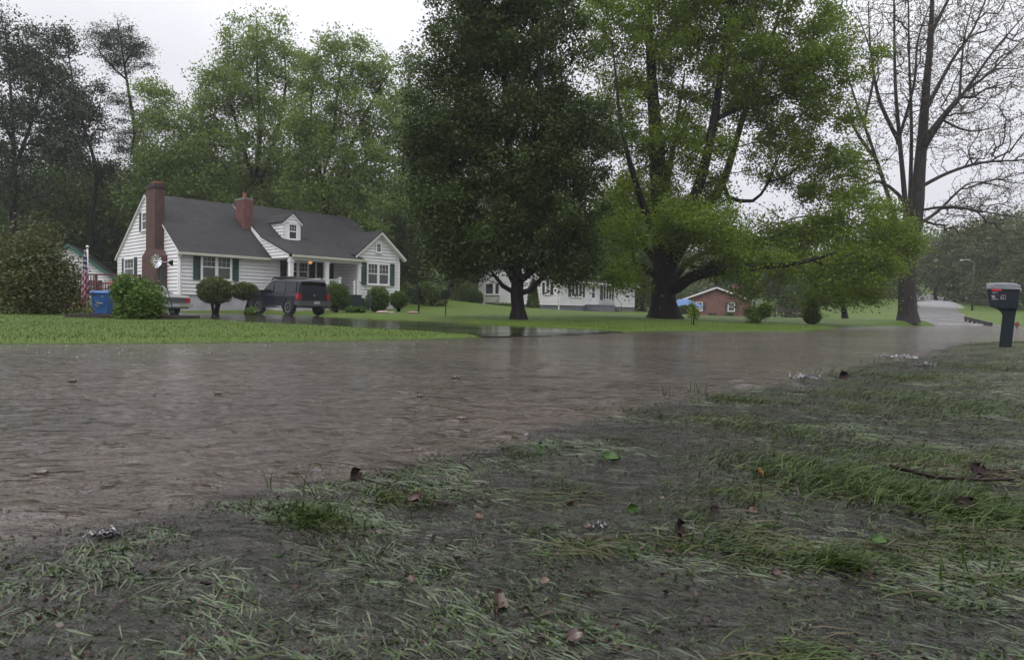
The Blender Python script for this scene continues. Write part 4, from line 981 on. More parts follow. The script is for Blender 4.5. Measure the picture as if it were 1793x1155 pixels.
tree('maple_tree', 'huge spreading maple with the thickest flared trunk and long low boughs', 'tree', (1163, 557),
     [(1162, 530), (1160, 500), (1162, 470), (1160, 440), (1157, 380), (1150, 260), (1140, 120), (1135, -20)],
     [(.30, (1163, 470), (1190, 400, -.5), (1225, 320, -1), (1250, 210, -1), (1270, 60, -.5), (1285, -80, 0)), (.27, (1168, 480), (1215, 395, .8), (1265, 320, 1.5), (1300, 210, 2), (1345, 90, 2), (1380, -40, 2)),
      (.30, (1172, 515), (1205, 488, -1), (1250, 474, -2), (1310, 468, -3), (1390, 462, -3.5), (1470, 440, -4)), (.26, (1172, 500), (1200, 462, 1), (1240, 440, 2), (1300, 420, 3)), (.13, (1265, 320, 1.5), (1275, 345, 1), (1318, 352, 0), (1345, 320, 0), (1370, 260, 0)),
      (.20, (1158, 470), (1120, 420, 1), (1075, 375, 2), (1030, 300, 2)), (.2, (1158, 440), (1120, 340, -1.5), (1090, 230, -2.5), (1075, 100, -2)), (.20, (1160, 490), (1110, 462, -2), (1072, 485, -3), (1045, 492, -3.5)), (.13, (1250, 210, -1), (1320, 180, 0), (1420, 150, 1)), (.2, (1300, 420, 3), (1400, 380, 3), (1500, 385, 2)), (.22, (1157, 380), (1180, 250, 3), (1200, 120, 4))],
     [(1270, -130, 230, 150), (1120, 20, 120, 150), (1240, 60, 120, 110), (1370, 70, 120, 110), (1445, 110, 85, 75, -2), (1420, 220, 90, 60), (1300, 170, 110, 90), (1110, 210, 100, 90), (1200, 270, 90, 60), (1385, 285, 85, 36), (1090, 360, 80, 60), (1235, 400, 80, 52, -2, 2.4), (1210, 380, 60, 40, -3, 1.6), (1270, 415, 50, 40, -3, 1.6), (1170, 350, 60, 40), (1078, 418, 85, 46, -2, 2), (1088, 470, 30, 24, -3, 1.0), (1390, 410, 90, 42, 0), (1490, 400, 90, 44, -2), (1555, 400, 50, 42, -2), (1480, 465, 95, 36, -3, 2), (1340, 470, 60, 28, -3, 1.5), (1450, 505, 70, 22, -3, 1.2), (1260, 462, 60, 18, -1, 1.5), (1480, 300, 45, 45, -1), (1500, 345, 55, 24, -1, 1.5), (1345, 420, 60, 36, 0, 1.6), (1052, 468, 50, 26, -1, 1.5), (1098, 494, 28, 18, -2, 1.0), (1430, 335, 50, 22, 0, 1.4), (1560, 430, 40, 34, -1, 1.5), (1520, 505, 36, 22, -2, 1), (1240, 350, 50, 24, 0, 1.3), (1300, 500, 40, 14, -2, 1)],
     34.0, 1600, 185, .66, .128, MT['maple'], MT['bark'], .58, seed=12, step=.7, rtip=.013, taper=.18)
# bare sycamore on the right
tree('sycamore_tree', 'tall nearly bare sycamore with pale upper limbs and one thick trunk at the road edge', 'tree', (1590, 563),
     [(1589, 530), (1589, 490), (1592, 455), (1598, 420), (1606, 360), (1610, 300), (1615, 240), (1622, 150), (1630, 60), (1634, -60)],
     [(0.180, (1590, 470), (1588, 400), (1584, 340), (1575, 240), (1568, 150), (1566, 50), (1565, -70)), (0.148, (1590, 450, .5), (1594, 340, 1), (1596, 220, 1.5), (1592, 100, 1.5), (1590, -60, 1.5)), (0.148, (1585, 440), (1556, 345), (1535, 280), (1512, 215), (1490, 150), (1465, 60)), (0.164, (1535, 280), (1505, 240), (1480, 190)),
      (0.115, (1608, 330), (1660, 303), (1720, 285), (1793, 280), (1850, 270)), (0.139, (1613, 270), (1650, 210, -1), (1690, 160, -1.5), (1740, 90, -2), (1800, 20, -2)), (0.164, (1614, 250), (1680, 170, 1), (1730, 130, 1), (1800, 60, 1)), (0.131, (1618, 200), (1665, 110), (1705, 50), (1740, -40)), (0.090, (1606, 370), (1660, 362, -1), (1730, 372, -2), (1810, 385, -2)), (0.115, (1604, 395), (1640, 372, 1), (1700, 320, 2), (1760, 330, 2)), (0.131, (1575, 250), (1540, 175), (1525, 90), (1520, 0)), (0.115, (1584, 350), (1540, 318), (1490, 335, -1), (1430, 350, -1)), (0.107, (1586, 370), (1520, 360, 1), (1460, 380, 1)), (0.098, (1535, 282), (1490, 285, 1), (1440, 300, 1)), (0.115, (1630, 60), (1670, -20), (1700, -80)), (0.098, (1575, 240), (1600, 150, -1), (1610, 60, -1), (1650, -40, -1)), (0.098, (1512, 215), (1530, 120, 1), (1500, 20, 1)), (0.082, (1650, 210, -1), (1700, 230, -2), (1770, 215, -2)), (0.082, (1680, 170, 1), (1690, 60, 2), (1720, -40, 2))],
     [(1640, -60, 190, 130), (1560, 100, 90, 120), (1690, 90, 120, 110), (1760, 150, 80, 110), (1700, 240, 110, 60), (1760, 330, 90, 60), (1690, 370, 70, 35), (1520, 250, 60, 90), (1480, 330, 50, 40), (1620, 180, 60, 90), (1700, 400, 60, 30), (1800, 420, 50, 25)],
     42.0, 5600, 5, .26, .10, MT['syc'], MT['bark2'], .48, seed=13, rtip=.0135, taper=.14, flare=.4, step=.55, wpl=.12, bend=.22)
BGG = 'trees of the wood behind the houses'
tree('broadleaf_tree', 'tallest bright green tree, its top above the middle of the cottage roof', 'tree', (455, 500),
     [(452, 420), (448, 330), (455, 220), (450, 120), (450, 40)], [(.2, (450, 340), (480, 250), (500, 150), (495, 70)), (.2, (449, 330), (420, 240), (395, 150), (370, 110)), (.15, (455, 220), (425, 130), (420, 60))],
     [(455, 75, 62, 62), (400, 140, 60, 55), (500, 120, 45, 55), (445, 190, 100, 70), (360, 200, 55, 45), (400, 270, 110, 60), (300, 230, 60, 60), (480, 300, 70, 60), (350, 320, 80, 45), (270, 170, 35, 45), (430, 365, 110, 35), (300, 295, 60, 40)],
     56.0, 600, 125, .95, .20, MT['poplar'], MT['bark'], .40, seed=21, step=1.0, rtip=.02, wpl=.15, mincut=.02)
tree('broadleaf_tree', 'feathery pale green tree with upswept fanning limbs above the cottage right end', 'tree', (585, 500),
     [(580, 430), (565, 340), (560, 280)], [(.24, (563, 320), (580, 250), (590, 170), (600, 80)), (.22, (563, 330), (610, 260), (650, 180), (690, 110)), (.2, (560, 300), (545, 220), (550, 120), (560, 80)), (.18, (565, 340), (620, 300), (680, 250)), (.16, (620, 300), (660, 300), (705, 280))],
     [(600, 90, 45, 38), (555, 130, 35, 50), (660, 115, 36, 38), (620, 160, 60, 50), (560, 220, 60, 55), (670, 220, 50, 60), (610, 270, 90, 55), (560, 330, 80, 50), (655, 340, 60, 50), (600, 395, 80, 40), (540, 250, 40, 80)],
     53.0, 560, 120, .88, .19, MT['poplar'], MT['bark'], .36, seed=22, step=1.0, rtip=.02, wpl=.12, mincut=.02)
tree('pine_tree', 'dark flat-topped pine with a bare leaning trunk above the cottage chimney', 'tree', (262, 470),
     [(250, 380), (243, 300), (235, 220), (222, 140), (212, 75), (205, 35)], [(.10, (222, 140), (190, 110), (160, 70)), (.1, (218, 110), (240, 80), (255, 70)), (.1, (235, 220), (260, 190), (275, 175))],
     [(205, 60, 38, 32), (180, 70, 35, 14), (235, 85, 30, 25), (215, 105, 52, 22), (160, 60, 16, 7), (250, 210, 28, 18), (232, 250, 40, 40), (215, 180, 28, 16), (258, 300, 42, 40), (235, 330, 30, 30)],
     58.0, 260, 110, .8, .17, MT['pine'], MT['bark'], .30, seed=23, step=.9, rtip=.02, flat=.35, mincut=.015, aspect=.35)
tree('broadleaf_tree', 'tall dark open tree at the far left edge with sky showing through it', 'tree', (20, 500),
     [(22, 400), (25, 300), (20, 180), (10, 60)], [(.16, (24, 300), (60, 200), (80, 120)), (.14, (22, 250), (-10, 160), (-30, 80))],
     [(10, 60, 45, 40), (-30, 90, 60, 70), (60, 110, 45, 45), (30, 180, 75, 60), (95, 190, 50, 70), (-20, 250, 70, 80), (70, 265, 80, 45), (20, 330, 90, 50)],
     50.0, 360, 100, .95, .18, MT['pine'], MT['bark'], .30, seed=24, step=.9, rtip=.02, mincut=.02)
tree('broadleaf_tree', 'thin dark tree with a snapped bare top between the left edge tree and the pine', 'tree', (150, 500),
     [(160, 400), (168, 300), (140, 200), (122, 110), (118, 55)], [(.08, (150, 230), (175, 180), (180, 150)), (.07, (122, 100), (135, 75), (142, 66)), (.08, (168, 300), (180, 330), (168, 260))],
     [(95, 70, 42, 26), (70, 120, 40, 38), (128, 160, 36, 42), (155, 215, 30, 38), (105, 250, 50, 44), (175, 150, 16, 12), (175, 295, 30, 20)],
     54.0, 220, 95, .85, .18, MT['pine'], MT['bark'], .22, seed=25, step=.9, rtip=.02, mincut=.01)
bgs = [  # px, py foot, Y, lobes, mat, label
 (60, 530, 60, [(70, 330, 85, 55), (10, 390, 70, 60), (110, 380, 70, 50), (60, 440, 100, 50)], 'wood', 'low rounded green tree behind the dogwood bush at the left edge'),
 (190, 530, 63, [(190, 330, 70, 50), (220, 400, 55, 50), (150, 420, 60, 50), (200, 470, 70, 40), (120, 330, 40, 40)], 'wood', 'dark green tree rising between the garage and the cottage gable'),
 (300, 520, 52, [(310, 330, 55, 45), (290, 290, 40, 40), (340, 360, 60, 35), (270, 360, 40, 60)], 'wood', 'dark understory tree just right of the big cottage chimney'),
 (700, 535, 60, [(715, 200, 35, 50), (735, 290, 55, 70), (710, 380, 60, 70), (750, 440, 80, 55), (690, 480, 50, 30), (730, 120, 25, 30)], 'wood', 'hazy green tree filling the gap between the cottage and the dark maple'),
 (790, 530, 72, [(790, 400, 90, 80), (850, 450, 90, 60), (800, 250, 90, 120)], 'wood2', 'far tree on the slope left of the ranch house'),
 (905, 530, 84, [(905, 380, 110, 90), (960, 460, 90, 50), (880, 470, 80, 40)], 'wood2', 'tree rising directly behind the ranch house roof'),
 (1125, 548, 75, [(1110, 400, 70, 90), (1130, 480, 32, 50), (1060, 440, 70, 60), (1125, 525, 24, 22)], 'wood', 'dark bushy tree at the right end of the ranch house'),
 (640, 520, 64, [(640, 430, 60, 50), (690, 440, 50, 55), (600, 370, 50, 40), (545, 350, 60, 40)], 'wood', 'shadowed tree behind the cottage right gable'),
 (420, 480, 62, [(400, 330, 90, 55), (480, 350, 90, 50), (330, 380, 60, 30)], 'wood', 'woodland tree behind the middle of the cottage ridge'),
]
for i, (px, py, Yb, lb, mt, lab) in enumerate(bgs):
    top = min(l[1] for l in lb)
    tree('broadleaf_tree', lab, 'tree', (px, py), [(px, py - 30), (px + 4, (py + top) / 2), (lb[0][0], top + 20)], [], lb, Yb, 250, 120, .024 * Yb, .0042 * Yb, MT[mt], MT['bark'], .25, seed=40 + i, step=1.2, rtip=.02, mincut=.03)
rt = [
 (1480, 560, 62, [(1470, 500, 70, 25), (1500, 480, 55, 30), (1440, 510, 40, 18)], 'wood2', 'leaning low-branched tree on the lawn left of the sycamore trunk', [(1478, 545), (1470, 520), (1450, 500)]),
 (1640, 545, 110, [(1700, 430, 60, 40), (1660, 470, 50, 35), (1700, 500, 40, 25)], 'wood2', 'hazy tree overhanging the climbing road', None),
 (1755, 550, 100, [(1760, 420, 60, 50), (1770, 480, 50, 40), (1730, 500, 40, 25)], 'wood2', 'hazy tree behind the mailbox', None),
 (1378, 555, 88, [(1380, 500, 40, 36), (1350, 470, 40, 25), (1400, 530, 26, 14)], 'wood2', 'tree by the dark rail fence right of the brick house', None),
 (1560, 540, 120, [(1570, 470, 50, 36), (1540, 440, 50, 30), (1610, 440, 40, 40), (1550, 505, 30, 20)], 'wood2', 'hazy tree seen behind the sycamore trunk', None),
 (1830, 550, 90, [(1830, 440, 60, 70), (1800, 500, 40, 40)], 'wood2', 'hazy tree at the right edge of the photo behind the mailbox post', None),
 (1215, 540, 150, [(1230, 480, 50, 25), (1180, 500, 50, 20), (1290, 490, 50, 25), (1330, 510, 30, 20)], 'wood2', 'pale distant tree over the brick house roof', None),
 (1440, 545, 130, [(1430, 490, 60, 30), (1490, 500, 50, 25)], 'wood2', 'pale distant tree beyond the hillside lawn', None),
]
for i, (px, py, Yb, lb, mt, lab, tp) in enumerate(rt):
    top = min(l[1] for l in lb)
    tree('broadleaf_tree', lab, 'tree', (px, py), tp or [(px, py - 15), (px + 2, (py + top) / 2 + 10), (lb[0][0], top + 15)], [], lb, Yb, 160, 110, .022 * Yb, .0040 * Yb, MT[mt], MT['bark'], .28, seed=60 + i, step=1.5, rtip=.02, mincut=.03)
# distant wood closing the view: uncountable mass on the slopes
def far_wood():
    rg = np.random.default_rng(5); pts = []
    n = 5200; k = rg.uniform(-1.25, 1.3, n); Yy = rg.uniform(105, 190, n); X = k * Yy; near_l = rg.random(n) < .0
    h = np.where(k < .15, 13, 9) * (.7 + .6 * (vnoise(X, Yy, 14, 21) + .5))
    z = ground(X, Yy) + rg.uniform(0, 1, n) ** .7 * h + .5
    d = np.hypot(X - 70, np.minimum(Yy, 400) - 130)
    road = (np.abs(X / Yy - .615) < .022) & (z < 9)
    C = np.stack([X, Yy, z], 1)[~road]
    # nearer understory behind the cottage and left garden
    m = 2600; k2 = rg.uniform(-1.1, -.12, m); Y2 = rg.uniform(62, 90, m); X2 = k2 * Y2; z2 = ground(X2, Y2) + rg.uniform(0, 1, m) ** .8 * 9 * (.6 + .8 * (vnoise(X2, Y2, 9, 22) + .5)) + .3
    C2 = np.stack([X2, Y2, z2], 1)
    V, F = clump_leaves(C, 16, 2.2, .85, rg, .7); V2, F2 = clump_leaves(C2, 26, 1.3, .42, rg, .7)
    o = np_mesh('distant_wood', np.vstack([V, V2]), np.vstack([F, F2 + len(V)]), MT['wood2']); tag(o, 'far woodland closing the view on the slopes behind the houses', 'woodland', kind='stuff')
far_wood()
# ------------------------------------------------------------ shrubs
bush('dogwood', 'wide layered bronze-green bush at the left edge in front of the garage', 'bush', 62, 551, 22, 98, 150, 22000, .10, MT['dogw'], seed=5, shell=.2, shape='loose', lift=-.22, lobes=16, stem_r=.05)
bush('bush', 'bright green leafy bush inside the timber edged bed', 'bush', 240, 559, 18.6, 41, 94, 11000, .085, MT['shrub'], seed=6, shell=.1, shape='loose', lift=-.15, lobes=9)
bush('clipped_shrub', 'large dome shaped clipped shrub under the left front window', 'shrub', 377, 542, 35, 31, 57, 7500, .075, MT['box'], seed=7, shell=.8, lift=.27, stem_r=.08)
bush('clipped_shrub', 'flat topped clipped shrub between the dome shrub and the parked suv', 'shrub', 428, 541, 36, 24, 47, 5000, .075, MT['box'], seed=8, shell=.8, lift=.45, stems=1, stem_r=.13)
bush('clipped_shrub', 'rounded clipped shrub between the suv and the porch steps', 'shrub', 588, 543, 37.5, 24, 49, 5000, .075, MT['boxl'], seed=9, shell=.75, lift=.03, stem_r=.05)
bush('clipped_shrub', 'bright topped round shrub under the right gable window', 'shrub', 661, 543, 38.6, 21, 42, 4200, .075, MT['boxl'], seed=10, shell=.75, lift=.0, stem_r=.05)
bush('clipped_shrub', 'smaller vase shaped shrub at the cottage right corner', 'shrub', 698, 543, 40.0, 17, 34, 3000, .075, MT['boxl'], seed=11, shell=.7, lift=.15, stem_r=.04)
bush('conifer_shrub', 'dark conical evergreen against the ranch house wall beside the maple trunk', 'shrub', 933, 546, 54, 14, 58, 5000, .13, MT['wood'], seed=12, shape='cone', lift=.02)
bush('conifer_shrub', 'dark rounded evergreen at the left corner of the ranch house', 'shrub', 834, 541, 61, 12, 34, 3000, .14, MT['wood'], seed=13, lift=0)
bush('low_shrub', 'low yellow-green shrub at the ranch house foundation', 'shrub', 886, 545, 56, 15, 14, 2200, .12, MT['boxl'], seed=14, lift=0, shape='loose')
bush('bush', 'dark bushy evergreen on the lawn in front of the brick house', 'bush', 1327, 569, 30.0, 25, 40, 4500, .085, MT['wood'], seed=15, shape='loose', shell=.1, lift=0, lobes=7)
bush('bush', 'pale green loose sapling bush growing over a dark low evergreen right of the brick house', 'bush', 1424, 571, 33, 21, 62, 4200, .075, MT['poplar'], seed=16, shape='loose', shell=0, lift=.15, lobes=8)
bush('bush', 'small dark evergreen under the pale sapling on the right lawn', 'bush', 1421, 572, 32.0, 14, 28, 2600, .08, MT['wood'], seed=17, lift=0)
bush('sapling', 'spindly young sapling on the lawn left of the brick house', 'sapling', 1213, 572, 26, 12, 50, 650, .075, MT['maple'], seed=18, shape='loose', shell=0, lift=.25, stems=3, stem_r=.015)
bush('bush', 'loose green bush at the foot of the grassy slope right of the cottage', 'bush', 758, 533, 48, 26, 38, 3500, .13, MT['wood'], seed=19, shape='loose', lift=0)
bush('bush', 'pale green bush on the slope beside the ranch house corner', 'bush', 815, 528, 66, 24, 38, 3200, .16, MT['poplar'], seed=20, shape='loose', lift=0)
bush('bush', 'green bush close behind the cottage right corner', 'bush', 714, 532, 52, 16, 40, 2500, .14, MT['wood'], seed=28, shape='loose', lift=0)
bush('small_tree', 'small umbrella shaped tree with a thin trunk on the lawn right of the cottage', 'tree', 730, 544, 36, 17, 46, 3000, .09, MT['pine'], seed=21, shape='cone', lift=.32, stems=1, stem_r=.06)
bush('hosta', 'low bright plants in the bed beside the cottage steps', 'plant', 622, 543, 37.0, 19, 10, 900, .14, MT['shrub'], seed=22, shape='loose', lift=0, stems=0 or 1)
bush('hosta', 'low bright plants in front of the flat topped shrub', 'plant', 436, 547, 33.5, 13, 11, 600, .12, MT['shrub'], seed=23, shape='loose', lift=0, stems=1)
bush('low_shrub', 'small clipped green shrub at the brick house wall', 'shrub', 1277, 557, 88, 6, 9, 600, .2, MT['boxl'], seed=24, lift=0, stems=1)
bush('low_shrub', 'dark shrub beside the blue covered boat', 'shrub', 1197, 549, 84, 10, 15, 900, .24, MT['wood'], seed=25, lift=0, stems=1)
# ------------------------------------------------------------ vehicles
MT['suv'] = pbr('dark_blue_paint', (0.009, 0.010, 0.020), 0.35, spec=0.3, coat=0.2)
MT['sedan'] = pbr('beige_grey_paint', (0.20, 0.18, 0.17), 0.35, (0.15, 0.135, 0.13), 2.0, coat=0.4)
MT['tyre'] = pbr('tyre_rubber', (0.012, 0.012, 0.013), 0.7); MT['rim'] = pbr('alloy_rim', (0.35, 0.35, 0.36), 0.3, metal=.8)
MT['plastic'] = pbr('black_plastic', (0.018, 0.018, 0.020), 0.45); MT['grplastic'] = pbr('grey_plastic', (0.055, 0.055, 0.062), 0.5)
MT['tail'] = pbr('red_lens', (0.30, 0.012, 0.018), 0.15); MT['plate'] = pbr('licence_plate', (0.35, 0.34, 0.36), 0.4); MT['aglass'] = pbr('car_glass', (0.006, 0.007, 0.008), 0.05, spec=.4)
def loft(mb, st):
    """st: list of (x, [(y, z)...half ring from bottom centre to top centre])"""
    rows = []
    for x, h in st:
        ring = [(x, y, z) for y, z in h] + [(x, -y, z) for y, z in h[::-1] if abs(y) > 1e-6]; b = len(mb.v)
        mb.v += [mb.P(p) for p in ring]; rows.append((b, len(ring)))
    for (a, n), (b, _) in zip(rows[:-1], rows[1:]):
        for k in range(n): mb.f.append([a + k, b + k, b + (k + 1) % n, a + (k + 1) % n]); mb.mi.append(mb.m)
    a, n = rows[0]; mb.f.append([a + k for k in range(n)]); mb.mi.append(mb.m)
    a, n = rows[-1]; mb.f.append([a + k for k in range(n)][::-1]); mb.mi.append(mb.m)
def wheel(par, x, y, r, w_, side):
    mb = MB(); mb.lathe([(r * .6, -w_ / 2), (r * .93, -w_ / 2), (r, -w_ * .32), (r, w_ * .32), (r * .93, w_ / 2), (r * .6, w_ / 2)], (0, 0, 0), 24, 'y')
    wh = mb.build('wheel', MT['tyre'], par, False); wh.location = (x, y, r)
    mb = MB(); s = side
    mb.lathe([(r * .62, s * w_ * .40), (r * .62, s * w_ * .52), (r * .54, s * w_ * .50), (r * .5, s * w_ * .34)], (0, 0, 0), 20, 'y')
    mb.lathe([(r * .14, s * w_ * .30), (r * .16, s * w_ * .5)], (0, 0, 0), 12, 'y')
    for k in range(6):
        a = k * math.pi / 3; c, q = math.cos(a), math.sin(a)
        mb.slab([(c * r * .1 - q * r * .07, s * w_ * .44, q * r * .1 + c * r * .07), (c * r * .56 - q * r * .05, s * w_ * .47, q * r * .56 + c * r * .05), (c * r * .56 + q * r * .05, s * w_ * .47, q * r * .56 - c * r * .05), (c * r * .1 + q * r * .07, s * w_ * .44, q * r * .1 - c * r * .07)], .03, (0, -s, 0))
    mb.build('rim', MT['rim'], wh); return wh
def arch(par, x, y, r, mat, side, wdt=.10):
    mb = MB(); N_ = 14; o = r * 1.34; i_ = r * 1.10
    for k in range(N_):
        a0 = math.pi * (k / N_) * 1.06 - .1; a1 = math.pi * ((k + 1) / N_) * 1.06 - .1
        q = [(x + i_ * math.cos(a0), y, r + i_ * math.sin(a0)), (x + o * math.cos(a0), y, r + o * math.sin(a0)), (x + o * math.cos(a1), y, r + o * math.sin(a1)), (x + i_ * math.cos(a1), y, r + i_ * math.sin(a1))]
        mb.slab([(p[0], y + side * wdt * .5, p[2]) for p in q], wdt, (0, -side, 0))
    return mb.build('wheel_arch', mat, par)
def build_suv():
    Yr = 32.9; rl = at(523, 551, Yr); a = Vector((-3.50, 2.82, 0)).normalized(); ang = math.atan2(a.y, a.x)  # heading (front)
    sd_ = Vector((-a.y, a.x, 0))            # left-hand side of the car (+y local)
    W_ = .93; L = 4.5
    # near side seen by the camera is the car's left side
    ctr = Vector((rl.x, rl.y, 0)) - sd_ * W_
    z0 = .035; o = empty('parked_suv', (ctr.x + a.x * L / 2, ctr.y + a.y * L / 2, z0), ang)
    tag(o, 'dark blue suv with a roof rack parked on the wet driveway, seen from the rear', 'car'); r = .385
    def ring(wl, wb, zb, zbelt, wr, zr, c=.10):
        return [(0, zb), (wl - .05, zb), (wl, zb + .08), (wb, zbelt - .12), (wb - .03, zbelt), (wr, zr - c), (wr - .07, zr - .02), (wr * .5, zr), (0, zr + .01)]
    B = MB(); st = [(-2.16, ring(.80, .84, .50, .98, .72, 1.02, .02)), (-2.13, ring(.86, .89, .42, 1.05, .74, 1.35)), (-2.08, ring(.88, .90, .42, 1.06, .76, 1.68)), (-1.95, ring(.89, .91, .40, 1.06, .77, 1.76)), (-1.0, ring(.90, .92, .38, 1.06, .78, 1.80)), (0.0, ring(.90, .92, .36, 1.05, .78, 1.78)), (.45, ring(.90, .92, .36, 1.05, .76, 1.70)), (.62, ring(.90, .92, .36, 1.05, .76, 1.64)),
          (1.22, ring(.90, .91, .38, 1.06, .80, 1.13, .03)), (1.9, ring(.88, .90, .42, 1.02, .80, 1.08, .03)), (2.15, ring(.84, .86, .45, .96, .76, 1.00, .03)), (2.24, ring(.78, .80, .50, .88, .70, .92, .03))]
    loft(B, st); B.build('body', MT['suv'], o, False)
    # glass
    def sidewin(x0, x1, zb, zt, s, sl0=0, sl1=0):
        g = MB(); yb = .905; yt = .785
        f = lambda z: yb - (yb - yt) * (z - 1.05) / (1.66 - 1.05) + .006
        g.slab([(x0, s * f(zb), zb), (x1, s * f(zb), zb), (x1 - sl1, s * f(zt), zt), (x0 + sl0, s * f(zt), zt)], .02, (0, -s, 0)); g.build('side_window', MT['aglass'], o)
    for s in (1, -1):
        sidewin(.06, 1.02, 1.10, 1.60, s, .02, .50); sidewin(-.98, -.04, 1.12, 1.62, s, 0, .02); sidewin(-1.95, -1.10, 1.14, 1.62, s, .12, 0)
    g = MB(); g.poly([(-2.145, -.70, 1.12), (-2.145, .70, 1.12), (-2.098, .66, 1.62), (-2.098, -.66, 1.62)]); g.slab([(-2.145, -.70, 1.12), (-2.098, -.66, 1.62), (-2.098, .66, 1.62), (-2.145, .70, 1.12)], .02, (1, 0, 0)); g.build('rear_window', MT['aglass'], o)
    g = MB(); g.poly([(1.21, -.78, 1.15), (1.21, .78, 1.15), (.66, .70, 1.62), (.66, -.70, 1.62)]); g.build('windscreen', MT['aglass'], o)
    b = MB(); b.box((-2.33, -.90, .46), (-2.02, .90, .72)); b.box((-2.28, -.93, .52), (-1.85, -.88, .72)); b.box((-2.28, .88, .52), (-1.85, .93, .72)); b.build('rear_bumper', MT['grplastic'], o)
    b = MB(); b.box((2.0, -.86, .42), (2.36, .86, .72)); b.build('front_bumper', MT['grplastic'], o)
    b = MB(); b.box((-2.345, -.21, .56), (-2.332, .12, .70)); b.build('licence_plate', MT['plate'], o)
    for s in (1, -1):
        b = MB(); b.box((-2.185, s * .90 if s < 0 else .74, .76), (-2.10, s * .74 if s < 0 else .90, 1.08)); b.box((-2.15, s * .925 if s < 0 else .88, .78), (-1.98, s * .88 if s < 0 else .925, 1.06)); b.build('taillight', MT['tail'], o)
        b = MB(); b.box((2.10, s * .82 if s < 0 else .52, .78), (2.25, s * .52 if s < 0 else .82, .92)); b.build('headlight', MT['chrome'], o)
        b = MB(); b.box((.82, s * 1.12 if s < 0 else .93, 1.04), (1.0, s * .93 if s < 0 else 1.12, 1.22)); b.box((.88, s * .95 if s < 0 else .88, 1.06), (.95, s * .88 if s < 0 else .95, 1.12)); b.build('wing_mirror', MT['plastic'], o)
        b = MB(); b.tube([(1.0, s * .95, .40), (-.85, s * .95, .40)], .045, 8); b.build('running_board', MT['chrome'], o)
        for x in (1.36, -1.34): wheel(o, x, s * .82, r, .25, s); arch(o, x, s * .90, r, MT['suv'], s)
        b = MB()
        for x in (1.36, -1.34): b.lathe([(r * 1.14, s * .90), (r * 1.14, s * .912)], (x, 0, r), 20, 'y')
        b.build('wheel_well', MT['dark'], o)
        b = MB(); b.box((-.04, s * .925 if s < 0 else .91, .5), (-.02, s * .91 if s < 0 else .925, 1.05)); b.box((-1.0, s * .925 if s < 0 else .91, .62), (-.98, s * .91 if s < 0 else .925, 1.05)); b.build('door_gap', MT['dark'], o)
        b = MB(); b.box((.06, s * .945 if s < 0 else .92, .93), (.22, s * .92 if s < 0 else .945, .97)); b.build('door_handle', MT['plastic'], o)
    b = MB()
    for s in (1, -1): b.tube([(.55, s * .66, 1.72), (.35, s * .67, 1.86), (-1.7, s * .67, 1.90), (-1.85, s * .66, 1.80)], .028, 6)
    for x in (.25, -.55, -1.65): b.tube([(x, -.67, 1.88), (x, .67, 1.88)], .018, 6)
    b.box((.30, -.62, 1.80), (.50, .62, 1.93)); b.build('roof_rack', MT['plastic'], o)
    b = MB(); b.lathe([(.055, -2.165), (.055, -2.15)], (0, 0, .98), 16, 'x'); b.build('badge', MT['chrome'], o)
    b = MB(); b.tube([(-2.2, -.55, .38), (-2.0, -.55, .38)], .035, 8); b.build('exhaust', MT['metal'], o)
    return o
build_suv()
